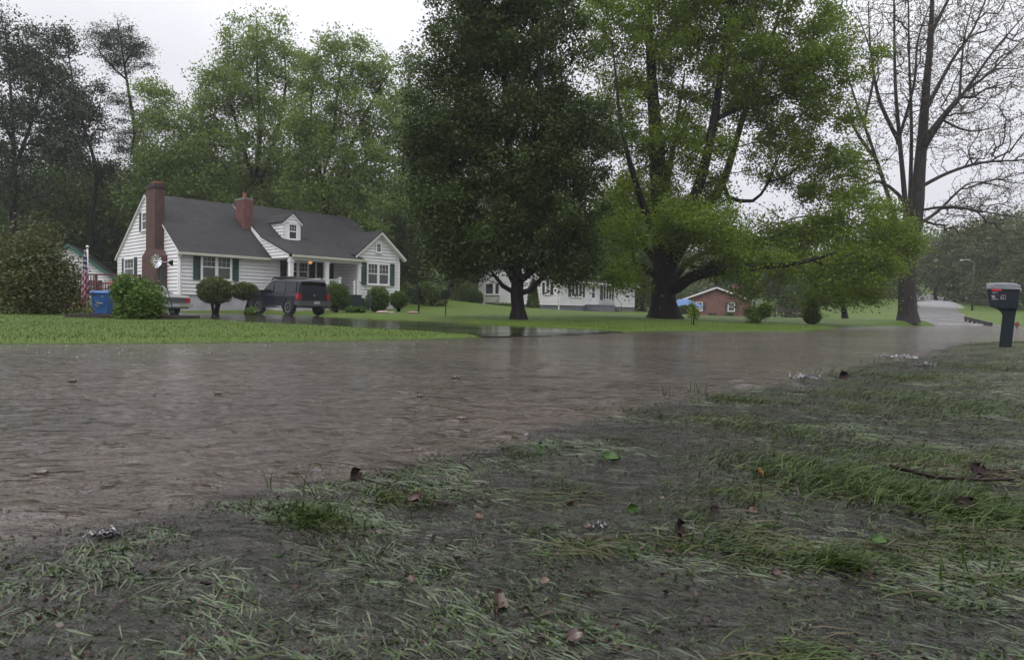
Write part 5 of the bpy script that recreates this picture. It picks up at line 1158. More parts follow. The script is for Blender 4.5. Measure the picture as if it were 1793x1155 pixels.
def build_sedan():
    rl = at(268, 550, 29.5); a = Vector((-4.6, 2.6, 0)).normalized(); sd_ = Vector((-a.y, a.x, 0)); W_ = .92; L = 5.2
    ctr = Vector((rl.x, rl.y, 0)) + a * L / 2 - sd_ * W_
    o = empty('parked_sedan', (ctr.x, ctr.y, gz(ctr.x, ctr.y) - .02), math.atan2(a.y, a.x)); tag(o, 'old beige sedan with long trunk parked beside the cottage chimney behind the bright bush', 'car'); r = .33
    def ring(wl, wb, zb, zbelt, wr, zr, c=.06): return [(0, zb), (wl - .05, zb), (wl, zb + .08), (wb, zbelt - .10), (wb - .04, zbelt), (wr, zr - c), (wr - .08, zr - .01), (wr * .5, zr), (0, zr)]
    B = MB(); st = [(-2.6, ring(.84, .87, .36, .80, .80, .83, .02)), (-2.5, ring(.89, .91, .32, .88, .84, .93, .03)), (-1.55, ring(.90, .92, .30, .92, .84, .98, .03)), (-.95, ring(.90, .92, .28, .93, .70, 1.36)), (-.5, ring(.90, .92, .28, .93, .68, 1.42)), (.35, ring(.90, .92, .28, .93, .68, 1.41)), (.55, ring(.90, .92, .28, .93, .68, 1.36)), (1.15, ring(.90, .92, .30, .92, .82, .98, .03)), (2.3, ring(.88, .90, .34, .84, .80, .88, .03)), (2.55, ring(.82, .85, .38, .76, .76, .80, .02))]
    loft(B, st); B.build('body', MT['sedan'], o)
    for s in (1, -1):
        f = lambda z: .885 - .19 * (z - .93) / .42 + .008
        for x0, x1, s0, s1 in ((.0, 1.0, 0, .42), (-1.15, -.06, .28, 0)):
            g = MB(); g.slab([(x0, s * f(.96), .96), (x1, s * f(.96), .96), (x1 - s1, s * f(1.33), 1.33), (x0 + s0, s * f(1.33), 1.33)], .02, (0, -s, 0)); g.build('side_window', MT['aglass'], o)
        for x in (1.5, -1.5): wheel(o, x, s * .82, r, .2, s)
        b = MB(); b.box((-2.64, s * .84 if s < 0 else .62, .60), (-2.55, s * .62 if s < 0 else .84, .80)); b.build('taillight', MT['tail'], o)
        b = MB(); b.box((2.5, s * .8 if s < 0 else .55, .58), (2.58, s * .55 if s < 0 else .8, .74)); b.build('headlight', MT['chrome'], o)
    g = MB(); g.poly([(-1.52, -.74, 1.0), (-1.52, .74, 1.0), (-.99, .64, 1.34), (-.99, -.64, 1.34)]); g.build('rear_window', MT['glass'], o)
    g = MB(); g.poly([(1.14, -.74, 1.0), (1.14, .74, 1.0), (.6, .64, 1.34), (.6, -.64, 1.34)]); g.build('windscreen', MT['glass'], o)
    b = MB(); b.box((-2.76, -.90, .40), (-2.52, .90, .54)); b.build('rear_bumper', MT['chrome'], o)
    b = MB(); b.box((2.5, -.88, .38), (2.72, .88, .54)); b.build('front_bumper', MT['chrome'], o)
    b = MB(); b.box((-2.635, -.6, .60), (-2.605, .6, .80)); b.build('trunk_panel', MT['grplastic'], o)
    b = MB(); b.box((-2.775, -.2, .42), (-2.762, .12, .53)); b.build('licence_plate', MT['plate'], o)
build_sedan()

# ------------------------------------------------------------ garden and street things
def build_bin():
    p = gp(180, 546, 29.0); o = empty('trash_bin', p, R(10)); tag(o, 'blue wheeled bin with curved lid beside the red deck', 'bin'); b = MT.setdefault('blue', pbr('blue_bin_plastic', (0.010, 0.085, 0.27), 0.4, (0.008, 0.070, 0.22), 2))
    mb = MB(); st = []
    for z, w_, d in ((0, .24, .24), (.06, .27, .27), (.86, .33, .36), (.90, .36, .39)):
        st.append([(-w_, -d, z), (w_, -d, z), (w_, d, z), (-w_, d, z)])
    for q0, q1 in zip(st[:-1], st[1:]):
        for k in range(4): mb.poly([q0[k], q0[(k + 1) % 4], q1[(k + 1) % 4], q1[k]])
    mb.poly(st[0][::-1]); mb.box((-.18, -.375, .56), (.18, -.345, .60)); mb.box((-.1, -.36, .40), (.1, -.33, .43)); mb.build('body', b, o)
    mb = MB(); 
    for k in range(8):
        y0 = -.42 + .84 * k / 8; y1 = -.42 + .84 * (k + 1) / 8; f = lambda y: .93 + .09 * (1 - (y / .42) ** 2)
        mb.slab([(-.38, y0, f(y0)), (.38, y0, f(y0)), (.38, y1, f(y1)), (-.38, y1, f(y1))], .035)
    mb.build('lid', b, o)
    mb = MB(); mb.tube([(-.3, .45, .95), (.3, .45, .95)], .018, 6); mb.build('handle', b, o)
    for s in (-1, 1): mb = MB(); mb.lathe([(.12, s * .26), (.12, s * .33)], (0, .30, .12), 14, 'x'); mb.build('wheel', MT['tyre'], o)
    mb = MB(); mb.box((-.02, -.368, .47), (.14, -.352, .51)); mb.build('label_plate', MT['plate'], o)
build_bin()
def build_bed():
    a = gp(113, 559, 18.6); b = gp(308, 560, 18.8); o = empty('garden_bed', a, math.atan2(b.y - a.y, b.x - a.x)); tag(o, 'low dark timber edging of the flower bed on the front lawn', 'garden bed'); L = (b - a).length
    for (x0, y0, x1, y1) in ((0, 0, L, .12), (0, 1.6, L, 1.72), (0, .12, .12, 1.6), (L - .12, .12, L, 1.6)):
        mb = MB(); mb.box((x0, y0, -.1), (x1, y1, .09)); mb.build('timber', MT['timber'], o)
build_bed()
def build_flag():
    p = gp(153, 554, 19.2); o = empty('flagpole', p); tag(o, 'short white flagpole standing in the timber edged bed', 'flagpole'); m = mpp(19.2); H = (554 - 434) * m
    mb = MB(); mb.tube([(0, 0, -.1), (0, 0, H)], .026, 8); mb.build('pole', MT['metal'], o, True)
    mb = MB(); mb.lathe([(.01, H), (.045, H + .03), (.045, H + .06), (.01, H + .09)], (0, 0, 0), 10); mb.build('finial', MT['metal'], o, True)
    # furled hanging flag: pleated cloth, blue union above, red and white stripes below
    red = pbr('flag_red', (0.17, 0.012, 0.028), .7); wh = pbr('flag_white', (0.32, 0.28, 0.33), .7); bl = pbr('flag_blue', (0.010, 0.015, 0.06), .7)
    mb = MB(); nz, nx = 30, 26; top = H - .05; bot = H - (520 - 436) * m
    def pt(i, j):
        u = j / nx; v = i / nz; z = top + (bot - top) * v; sp = (.04 + .12 * v + .05 * math.sin(v * 3)) * 1.0; x = -.03 + sp * (u - .45) + .02 * math.sin(u * 22 + v * 4); y = -.05 + .045 * math.sin(u * 19 + v * 3) * (0.4 + v); return (x, y, z - .10 * u * v)
    for i in range(nz):
        for j in range(nx):
            v = i / nz; u = j / nx
            if v < .42: mb.m = 1 if (i % 4 == 2 and j % 5 in (1, 2)) or (i % 3 == 0) else 2
            else: mb.m = 0 if int((u * 2.2 + v * 7) * 1.9) % 2 == 0 else 1
            mb.poly([pt(i, j), pt(i + 1, j), pt(i + 1, j + 1), pt(i, j + 1)])
    f = mb.build('flag', [red, wh, bl], None, True); f.location = p; tag(f, 'limp rain soaked stars and stripes flag hanging on the short pole', 'flag')
build_flag()
def build_windmill():
    p = gp(280, 558, 19.2); o = empty('garden_windmill', p, R(-12)); tag(o, 'ornamental green lattice windmill with silver blades in the front bed', 'windmill'); m = mpp(19.2); H = (558 - 458) * m; G = pbr('green_paint', (0.012, .055, .045), .5)
    mb = MB(); c = [(-.30, -.30), (.30, -.30), (.30, .30), (-.30, .30)]
    for x, y in c: mb.tube([(x, y, -.05), (x * .55, y * .55, H * .40), (x * .10, y * .10, H - .12)], .013, 5)
    for t in (.12, .30, .5, .7):
        k = 1 - t * 1.05 if t > .4 else 1 - t * 1.12; q = [(x * k, y * k, H * t) for x, y in c]
        for i in range(4): mb.tube([q[i], q[(i + 1) % 4]], .008, 4)
        k2 = max(.1, k - .2); q2 = [(x * k2, y * k2, H * (t + .18)) for x, y in c]
        if t < .6:
            for i in range(4): mb.tube([q[i], q2[(i + 1) % 4]], .006, 4)
    mb.box((-.16, -.16, H - .14), (.16, .16, H - .125)); mb.build('tower', G, o)
    for k in range(12):
        a = k * math.pi / 6 + .1; b = MB(frame=((0, -.16, H), (math.cos(a), 0, math.sin(a)), (0, -1, 0), (-math.sin(a), 0, math.cos(a))))
        b.slab([(.05, 0, -.012), (.185, .02, -.045), (.185, -.02, .045), (.05, 0, .012)], .004, (0, 1, 0)); b.build('blade', MT['chrome'], o)
    mb = MB(); mb.lathe([(.02, -.2), (.035, -.16), (.02, -.1)], (0, 0, H), 10, 'y'); mb.tube([(0, -.1, H), (0, .35, H)], .01, 5); mb.build('hub', MT['metal'], o)
    mb = MB(); mb.slab([(0, .30, H + .02), (0, .52, H + .10), (0, .52, H - .10), (0, .30, H - .02)], .005, (1, 0, 0)); mb.build('tail_vane', MT['chrome'], o)
build_windmill()
def build_mailbox():
    Yb = 12.3; p = gp(1761, 603, Yb); m = mpp(Yb); o = empty('mailbox', p, R(-34)); o.rotation_euler = (0, R(1.0), R(-34)); tag(o, 'dark green plastic mailbox on its own post at the right edge of the verge', 'mailbox')
    G = pbr('dark_green_plastic', (0.006, 0.011, 0.016), .55, (0.008, 0.014, 0.019), 4, spec=.25); GL = pbr('weathered_lid_plastic', (0.026, 0.034, 0.044), .35, (.06, .075, .09), 6)
    k = 1.15 / 112      # metres per photo pixel at this depth
    X_ = lambda px: (px - 1766) * k * .80
    Z_ = lambda py: (602 - py) * k
    w2 = .15
    # body: tapered box, side outline from the photograph, real depth
    mb = MB(); out = [(1726, 500), (1784, 499), (1783, 534), (1743, 534), (1733, 532)]
    a = [(X_(x), -w2, Z_(y)) for x, y in out]; mb.slab(a[::-1], w2 * 2, (0, 1, 0)); mb.build('box', G, o)
    mb = MB(); n = 7; xs = [1724, 1740, 1755, 1770, 1780, 1785]; tp = [491, 489.8, 489.5, 490, 491.5, 494]
    prof = [(-w2 - .015, 0), (-w2 * .9, .75), (-w2 * .45, 1.0), (0, 1.06), (w2 * .45, 1.0), (w2 * .9, .75), (w2 + .015, 0)]
    rows = [[(X_(x), y, Z_(501) + (Z_(t) - Z_(501)) * h) for y, h in prof] for x, t in zip(xs, tp)]
    for r0, r1 in zip(rows[:-1], rows[1:]):
        for j in range(len(prof) - 1): mb.poly([r0[j], r1[j], r1[j + 1], r0[j + 1]])
    mb.poly(rows[0]); mb.poly(rows[-1][::-1]); mb.poly([rows[0][0], rows[0][-1], rows[-1][-1], rows[-1][0]]); mb.build('lid', GL, o, False)
    mb = MB(); out = [(1743, 534), (1781, 534), (1779, 548), (1776, 602), (1775, 612), (1753, 612), (1754, 602), (1757, 548), (1755, 542), (1750, 538)]
    a = [(X_(x), -.10, Z_(y)) for x, y in out]; mb.slab(a[::-1], .20, (0, 1, 0)); mb.build('post', G, o)
    mb = MB(); mb.slab([(X_(1733), -w2 - .012, Z_(500)), (X_(1734.5), -w2 - .012, Z_(504.5)), (X_(1752), -w2 - .012, Z_(504.5)), (X_(1752), -w2 - .012, Z_(500.5)), (X_(1741), -w2 - .012, Z_(500.5)), (X_(1738), -w2 - .012, Z_(498.5)), (X_(1734), -w2 - .012, Z_(498.8))], .010, (0, 1, 0)); mb.build('flag', pbr('red_flag_plastic', (0.36, 0.012, 0.022), .4), o)
    Wt = pbr('worn_white_lettering', (0.36, 0.32, 0.33), .6, (.16, .14, .15), 40)
    mb = MB(); y = -w2 - .004
    def q(x0, y0, x1, y1): mb.slab([(X_(x0), y, Z_(y1)), (X_(x1), y, Z_(y1)), (X_(x1), y, Z_(y0)), (X_(x0), y, Z_(y0))], .003, (0, 1, 0))
    for i in range(5): q(1735 + i * 2.1, 506.6 - i * .2, 1736.5 + i * 2.1, 508.8 - i * .25)      # short worn word
    mb.slab([(X_(1734), y, Z_(512)), (X_(1740), y, Z_(512)), (X_(1741.5), y, Z_(517)), (X_(1735.5), y, Z_(516.5))][::-1], .003, (0, 1, 0)); q(1735, 518, 1746, 519.4)
    q(1744.5, 510.8, 1748, 511.4); q(1752, 510.8, 1759.5, 511.5); q(1759, 511, 1759.8, 518); q(1750, 518, 1759.5, 518.8); q(1751, 513, 1752.2, 517); q(1753, 512.5, 1755.5, 513.4); q(1755.4, 513.2, 1756.4, 515.2); q(1753, 515, 1755.4, 515.8); q(1753, 516.6, 1756, 517.4)
    mb.build('lettering', Wt, o)
    mb = MB(); mb.lathe([(.012, X_(1784)), (.016, X_(1787))], (0, -.02, Z_(502)), 8, 'x'); mb.build('latch', MT['metal'], o)
build_mailbox()
def build_misc():
    # street lamp
    p = gp(1702, 548, 88); o = empty('street_lamp', p); tag(o, 'street lamp pole with a curved arm beside the climbing road', 'street lamp'); m = mpp(88); H = (p.z * 0 + (555 - 470)) * m
    mb = MB(); mb.tube([(0, 0, -.3), (0, 0, H)], [.13, .09], 8); mb.build('pole', MT['timber'], o, True)
    mb = MB(); mb.tube([(0, 0, H - .1), (-.6, 0, H + .25), (-1.2, 0, H + .28), (-1.5, 0, H + .2)], .045, 6); mb.build('arm', MT['metal'], o, True)
    mb = MB(); mb.lathe([(.02, .28), (.14, .2), (.17, .12), (.05, .08)], (-1.65, 0, H), 10); mb.build('lamp_head', MT['metal'], o, True)
    # guard rail
    a = gp(1690, 553, 62); b = gp(1736, 560, 50); o = empty('guard_rail', a, math.atan2(b.y - a.y, b.x - a.x)); tag(o, 'low dark timber guard rail on short posts beside the road', 'guard rail'); L = (b - a).length; dz = gz(b.x, b.y) - a.z
    mb = MB(); mb.slab([(0, -.08, .35), (L, -.08, .35 + dz), (L, .08, .35 + dz), (0, .08, .35)], .0 + .25, (0, 0, 1)); mb.build('rail', MT['timber'], o)
    for t in np.linspace(.03, .97, 6):
        mb = MB(); mb.box((L * t - .1, -.08, dz * t - .3), (L * t + .1, .10, dz * t + .348)); mb.build('post', MT['timber'], o)
    # rail fence
    a = gp(1345, 556, 80); b = gp(1416, 556, 80); o = empty('rail_fence', a, 0); tag(o, 'dark low rail fence on the lawn right of the brick house', 'fence'); L = (b - a).length
    mb = MB()
    for z in (.35, .75, 1.1): mb.box((0, -.04, z), (L, .04, z + .12))
    mb.build('rail', MT['timber'], o)
    for t in np.linspace(0, 1, 7): mb = MB(); mb.box((L * t - .08, -.08, -.3), (L * t + .08, .08, 1.3)); mb.build('post', MT['timber'], o)
    # boat under blue cover
    p = gp(1192, 548, 90); o = empty('boat', p, R(5)); tag(o, 'white boat under a blue tarpaulin left of the brick house', 'boat')
    mb = MB(); st = []
    for x, w_, zb in ((-2.8, .95, .55), (-1, 1.05, .45), (1.2, .95, .45), (2.4, .5, .6), (3.0, .05, .9)): st.append((x, [(0, zb), (w_ * .7, zb + .1), (w_, 1.05), (w_ * .9, 1.1), (0, 1.1)]))
    loft(mb, st); mb.build('hull', MT['trim'], o)
    mb = MB(); st = [(x, [(0, 1.0), (w_, 1.0), (w_, 1.12), (w_ * .5, 1.12 + h * .6), (0, 1.12 + h)]) for x, w_, h in ((-2.85, 1.0, .5), (-1, 1.1, .8), (.8, 1.02, .95), (2.2, .6, .4), (3.0, .08, .05))]
    loft(mb, st); mb.build('cover', pbr('blue_tarp', (0.03, 0.10, 0.30), .5, (.08, .16, .36), 1.5), o)
    for s in (-1, 1): mb = MB(); mb.lathe([(.3, s * .8), (.3, s * 1.0)], (-.4, 0, .3), 14, 'y'); mb.build('wheel', MT['tyre'], o)
    # satellite dish on a pole
    p = gp(780, 551, 31); o = empty('satellite_dish', p, R(0)); tag(o, 'old round satellite dish on a thin pole on the lawn right of the cottage', 'satellite dish'); m = mpp(31); H = 38 * m
    mb = MB(); mb.tube([(0, 0, -.1), (0, 0, H)], .03, 6); mb.build('pole', MT['timber'], o)
    mb = MB(); mb.lathe([(.03, .0), (.16, .02), (.26, .07), (.235, .09), (.13, .05), (.02, .04)], (0, 0, 0), 20, 'y'); ds = mb.build('dish', pbr('mesh_dish', (.05, .05, .055), .6), o, True); ds.location = (0, 0, H); ds.rotation_euler = (R(-30), 0, R(180))
    # green board leaning in front of the round shrub
    p = gp(648, 545, 37.6); o = empty('parasol', p, 0); tag(o, 'closed dark green parasol leaning before the round shrub by the steps', 'parasol'); m = mpp(37.6)
    mb = MB(); mb.lathe([(.05, .25), (.12, .4), (.10, .8), (.06, 1.05), (.01, 1.15)], (0, 0, 0), 9); mb.build('canopy', MT['stepg'], o)
    mb = MB(); mb.tube([(0, 0, -.05), (0, 0, 1.2)], .02, 6); mb.build('pole', MT['metal'], o)
    # stones
    def stone(px, py, Yb, r, c, lab):
        p = gp(px, py, Yb); rg = np.random.default_rng(int(px)); mb = MB()
        mb.lathe([(r * .6, -.02), (r, r * .12), (r * .85, r * .35), (r * .3, r * .5)], (0, 0, 0), 11); s = mb.build('stone', pbr('stone', c, .7, tuple(x * .7 for x in c), 6), None, True)
        s.location = p; s.scale = (1.3, .8, .8); tag(s, lab, 'stone')
    stone(1407, 572, 31.5, .14, (.34, .32, .28), 'pale round stone at the foot of the dark evergreen on the right lawn')
    stone(724, 544, 35.5, .28, (.30, .19, .18), 'flat pinkish stone under the small umbrella shaped tree')
    stone(670, 545, 37.0, .30, (.45, .30, .32), 'flat pale pink stone in front of the round shrub at the cottage')
    stone(686, 546, 37.0, .15, (.45, .42, .42), 'small flat white stone between the two right cottage shrubs')
    # meter and vents on the ranch house yard side: red reflector post
    p = gp(1781, 562, 40); o = empty('reflector_post', p); tag(o, 'small post with a dark red disc seen just right of the mailbox post', 'marker'); 
    mb = MB(); mb.tube([(0, 0, -.1), (0, 0, .35)], .03, 6); mb.build('post', MT['timber'], o)
    mb = MB(); mb.lathe([(.02, -.02), (.14, -.02), (.14, .02), (.02, .02)], (0, 0, .38), 14, 'y'); mb.build('disc', pbr('dull_red', (.16, .03, .03), .5), o)
build_misc()
# ------------------------------------------------------------ grass
def blades(name, root, L, az, lift, width, mat, parent=None, curl=.8, seg=3, rg=rng, zmax=None, wz=None):
    """root (n,3); az azimuth, lift start elevation angle; blade arcs towards the ground"""
    n = len(root); P = root.copy(); side = np.stack([-np.sin(az), np.cos(az), np.zeros(n)], 1); tw = rg.uniform(-.8, .8, n)
    side[:, 2] = np.sin(tw) * .8; side /= np.linalg.norm(side, axis=1, keepdims=True)
    V = np.zeros((n, 2 * seg + 1, 3)); el = lift.copy(); a = az.copy(); bend = rg.uniform(-.35, .35, n)
    for k in range(seg + 1):
        wdt = width * (1 - (k / seg) ** 1.6)
        if k < seg: V[:, 2 * k] = P - side * wdt[:, None] * .5; V[:, 2 * k + 1] = P + side * wdt[:, None] * .5
        else: V[:, 2 * seg] = P
        P = P + np.stack([np.cos(a) * np.cos(el), np.sin(a) * np.cos(el), np.sin(el)], 1) * (L / seg)[:, None]
        el = el - curl * (lift + .15) * (1.0 / seg) * 1.5; a = a + bend / seg
        if wz is not None: 
            P[:, 2] = np.maximum(P[:, 2], wz(P))
    F = []
    off = np.arange(n)[:, None] * (2 * seg + 1)
    for k in range(seg - 1): F.append(np.hstack([off + 2 * k, off + 2 * k + 1, off + 2 * k + 3, off + 2 * k + 2]))
    k = seg - 1; F.append(np.hstack([off + 2 * k, off + 2 * k + 1, off + 2 * seg, off + 2 * seg]))
    F = np.vstack(F[:-1]); tri = np.hstack([off + 2 * k, off + 2 * k + 1, off + 2 * seg])
    me = bpy.data.meshes.new(name); Vf = V.reshape(-1, 3).astype(np.float32); me.vertices.add(len(Vf)); me.vertices.foreach_set('co', Vf.ravel())
    li = np.concatenate([F.ravel(), tri.ravel()]).astype(np.int32); me.loops.add(len(li)); me.loops.foreach_set('vertex_index', li)
    ls = np.concatenate([np.arange(len(F)) * 4, len(F) * 4 + np.arange(len(tri)) * 3]).astype(np.int32)
    me.polygons.add(len(ls)); me.polygons.foreach_set('loop_start', ls); me.update(calc_edges=True); me.materials.append(mat)
    return link(name, me, parent)
FLOW = R(-42)          # the runoff drags everything towards the right and the camera
def verge_pts(n, ymax=14, p=1.0):
    """random roots on the flooded verge, denser near the camera, in view"""
    k = rng.uniform(-.85, .85, n); Y = 0.85 * (ymax / .85) ** (rng.random(n) ** p); X = k * Y
    dn = -sdist(X, Y, NEAR); m = dn > .02; X = X[m]; Y = Y[m]; return X, Y, dn[m]
def dens(X, Y): return vnoise(X * .6 + Y * .3, Y * 1.5 - X * .5, .30, 31) + .5 * vnoise(X, Y * 1.3, .13, 32)
# drowned blades combed flat under the film
X, Y, dn = verge_pts(150000, 12, 1.1)
g_ = ground(X, Y); wz = waterz(X, Y); root = np.stack([X, Y, np.maximum(g_, wz - .014) - .001], 1); n = len(X)
L = rng.uniform(.035, .14, n) * (1 + .9 * (rng.random(n) < .06)); 
o = blades('drowned_grass', root, L, FLOW + rng.normal(0, .42, n) + .9 * vnoise(X, Y, 1.1, 33), rng.uniform(.02, .12, n), rng.uniform(.0025, .0065, n), MT['drown'], curl=1.1)
tag(o, 'grass combed flat under the thin muddy runoff on the verge', 'grass', kind='stuff')
# wider blades lying in fans, each fan combed one way
nf = 8000; kf = rng.uniform(-.85, .85, nf); Yf = .95 * (7 / .95) ** rng.random(nf); Xf = kf * Yf; ok = -sdist(Xf, Yf, NEAR) > .03; Xf, Yf = Xf[ok], Yf[ok]; nf = len(Xf)
cnt = rng.integers(3, 22, nf); idx = np.repeat(np.arange(nf), cnt); n = len(idx); sp = rng.uniform(.015, .05, nf)
X = Xf[idx] + rng.normal(0, 1, n) * sp[idx]; Y = Yf[idx] + rng.normal(0, .7, n) * sp[idx]; azf = FLOW + rng.normal(0, .45, nf) - .35 * sm((.2 - Xf) / 1.5)
L = rng.uniform(.04, .14, nf)[idx] * rng.uniform(.5, 1.1, n)
o = blades('drowned_grass', np.stack([X, Y, np.maximum(ground(X, Y), waterz(X, Y) - .004)], 1), L, azf[idx] + rng.normal(0, .22, n), rng.uniform(.02, .14, n), rng.uniform(.002, .0058, n), MT['drownw'], curl=1.1)
tag(o, 'pale wide grass blades fanned out flat just under the runoff', 'grass', kind='stuff')
# emergent tufts
X, Y, dn = verge_pts(150000, 15, .95); d = dens(X, Y); g_ = ground(X, Y); w_ = waterz(X, Y)
lvl = .07 + .40 * sm((1.2 - X) / 2.4) - .14 * sm((Y - 4) / 4) * sm((X - 1) / 2) - .12 * sm((X - 6) / 2)
m = (d > lvl) & (rng.random(len(X)) < np.clip((d - lvl) * 4, .05, 1)); X, Y, d = X[m], Y[m], d[m]; n = len(X)
z = np.maximum(ground(X, Y), waterz(X, Y) - .008)
L = rng.uniform(.03, .10, n) * (1 + .5 * np.clip(d, 0, .5)) * (1 + .5 * sm((X - 1) / 3)); o = blades('grass', np.stack([X, Y, z], 1), L, FLOW + rng.normal(0, .8, n), rng.uniform(.10, .85, n) * (.5 + .5 * sm((X - 0) / 3)), rng.uniform(.0022, .0050, n), MT['blade'], curl=1.1)
tag(o, 'green grass tufts standing out of the runoff on the near verge', 'grass', kind='stuff')
# dead straw woven in
m = rng.random(n) < .22; o = blades('straw', np.stack([X, Y, z + .006], 1)[m], L[m] * 1.2, FLOW + rng.normal(0, .7, m.sum()), rng.uniform(.0, .35, m.sum()), rng.uniform(.002, .004, m.sum()), MT['straw'], curl=1.2)
tag(o, 'brown dead grass caught between the green tufts', 'dead grass', kind='stuff')
# named clumps copied from the photograph: px, py, spread, count, length, bias
clumps = [(545, 905, .11, 300, .13, 'g'), (700, 870, .10, 240, .11, 'g'), (620, 850, .05, 60, .08, 's'), (1450, 980, .05, 130, .17, 'g'), (1290, 700, .20, 260, .16, 'g'), (1320, 750, .30, 420, .15, 'g'), (1500, 850, .34, 900, .17, 'g'), (1600, 870, .26, 700, .17, 'g'), (1650, 880, .18, 420, .16, 'g'), (1420, 820, .22, 460, .14, 'g'), (1700, 830, .2, 320, .15, 's'),
          (1280, 870, .16, 260, .10, 'g'), (1200, 900, .12, 220, .09, 'g'), (1290, 960, .12, 300, .10, 'g'), (980, 850, .09, 150, .10, 'g'), (910, 795, .10, 120, .09, 'g'), (1100, 720, .18, 90, .14, 'g'), (1220, 690, .05, 26, .17, 'v'), (1170, 695, .05, 16, .16, 'v'), (1560, 660, .5, 520, .17, 'g'), (1600, 700, .5, 500, .16, 'g'), (1700, 720, .5, 420, .18, 'g'), (1500, 715, .4, 360, .14, 'g'), (1650, 640, .6, 420, .16, 'g'), (1760, 650, .6, 420, .18, 'g'),
          (300, 960, .07, 60, .14, 'd'), (350, 975, .08, 50, .14, 'd'), (230, 980, .06, 40, .13, 'd'), (870, 1050, .05, 90, .07, 's'), (1130, 1010, .06, 60, .08, 'g'), (550, 870, .02, 9, .16, 'v'), (470, 850, .01, 3, .12, 'v'), (1700, 1000, .12, 16, .11, 'v'), (1740, 960, .12, 14, .11, 'v'), (1770, 1030, .1, 12, .1, 'v'), (1560, 800, .3, 420, .13, 'g'), (1740, 900, .14, 200, .15, 'g'), (1700, 606, .35, 260, .16, 'g'), (1745, 603, .4, 420, .17, 'g'), (1785, 603, .4, 420, .18, 'g'), (520, 900, .04, 70, .09, 's'), (1250, 890, .07, 70, .1, 's'), (1700, 825, .16, 160, .14, 's'), (660, 1060, .05, 60, .05, 'g'), (930, 930, .06, 90, .06, 'g'), (760, 1000, .05, 80, .05, 'g'), (1080, 770, .1, 80, .08, 'g'), (150, 1010, .08, 60, .12, 'd'), (420, 960, .06, 50, .12, 'd'), (880, 900, .05, 30, .12, 'd'), (760, 860, .05, 24, .11, 'd')]
for i, (px, py, sp, n, ln, kd) in enumerate(clumps):
    n = int(n * (1.7 if kd == 'g' else 1)); c = atz(px, py, 0.0); off = rng.normal(0, 1, (n, 2)) * [sp * .8, sp * .45]; ca, sa = math.cos(FLOW), math.sin(FLOW)
    X = c.x + off[:, 0] * ca - off[:, 1] * sa; Y = c.y + off[:, 0] * sa + off[:, 1] * ca
    z = np.maximum(ground(X, Y), waterz(X, Y) - .012) + (0 if kd != 'd' else -.004); L = ln * rng.uniform(.35, 1.0, n) * (.8 if kd == 'g' else 1)
    lift = {'g': rng.uniform(.25, 1.25, n), 's': rng.uniform(0, .5, n), 'v': rng.uniform(1.0, 1.45, n), 'd': rng.uniform(0, .08, n)}[kd]
    sprd = {'g': .8, 's': .9, 'v': 1.5, 'd': .35}[kd]
    o = blades('grass_clump', np.stack([X, Y, z], 1), L, FLOW + rng.normal(0, sprd, n), lift, rng.uniform(.003, .0062, n) * (1.2 if kd == 'd' else 1), MT[{'g': 'blade', 's': 'straw', 'v': 'blade', 'd': 'drown'}[kd]], curl=.2 if kd == 'v' else .9)
    tag(o, 'tangle of long grass bent over by the runoff on the near verge', 'grass', kind='stuff')
    if kd == 'g':
        q = n // 2; j = rng.integers(0, n, q); o = blades('mulch_and_shade', np.stack([X[j] + rng.normal(0, sp * .15, q), Y[j] + rng.normal(0, sp * .1, q), z[j]], 1), L[j] * .6, rng.uniform(0, 6.28, q), rng.uniform(0, .6, q), rng.uniform(.004, .010, q), MT['mulch_shade'], seg=2, curl=.8)  # dark debris blades that also paint in the shadow under the tufts
        tag(o, 'dark matted debris and painted shade at the root of the grass tangles', 'debris', kind='stuff')
# short sprigs and broken bits poking through everywhere
X, Y, dn = verge_pts(110000, 9, 1.0); m = vnoise(X, Y * 1.2, .09, 41) + .5 * vnoise(X, Y, .3, 42) > .0; X, Y = X[m], Y[m]; n = len(X)
z = np.maximum(ground(X, Y), waterz(X, Y) - .010); o = blades('sprigs', np.stack([X, Y, z], 1), rng.uniform(.010, .034, n), FLOW + rng.normal(0, 1.3, n), rng.uniform(.1, 1.1, n), rng.uniform(.003, .008, n), MT['sprig'], seg=2)
tag(o, 'short broken sprigs and weeds poking through the runoff', 'weeds', kind='stuff')
# low litter and clover as stuff
def scatter(name, n, size, mat, lab, cat, up=.004, ymax=9, tilt=.5, asp=.7, thin=None):
    X, Y, dn = verge_pts(n, ymax, 1.0); m = (dens(X, Y) > -.15) | (rng.random(len(X)) < .35); X, Y = X[m], Y[m]
    z = np.maximum(ground(X, Y), waterz(X, Y) - .006) + rng.uniform(-.004, up, len(X)); V, F = leaf_quads(np.stack([X, Y, z], 1), size, rng, 0, asp, flat=1 - tilt, jitter=.6)
    o = np_mesh(name, V, F, mat); tag(o, lab, cat, kind='stuff')
scatter('leaf_litter', 9000, .011, MT['litter'], 'small brown leaf litter strewn over the flooded verge', 'leaf litter', .012)
scatter('clover', 30000, .011, MT['sprig'], 'small clover leaves lying in the runoff', 'clover', .006, tilt=.3, asp=.95)
scatter('clover_flowers', 700, .008, MT['clover'], 'pale clover heads and petals dotted over the flooded verge', 'clover', .010, tilt=.7, asp=.95)
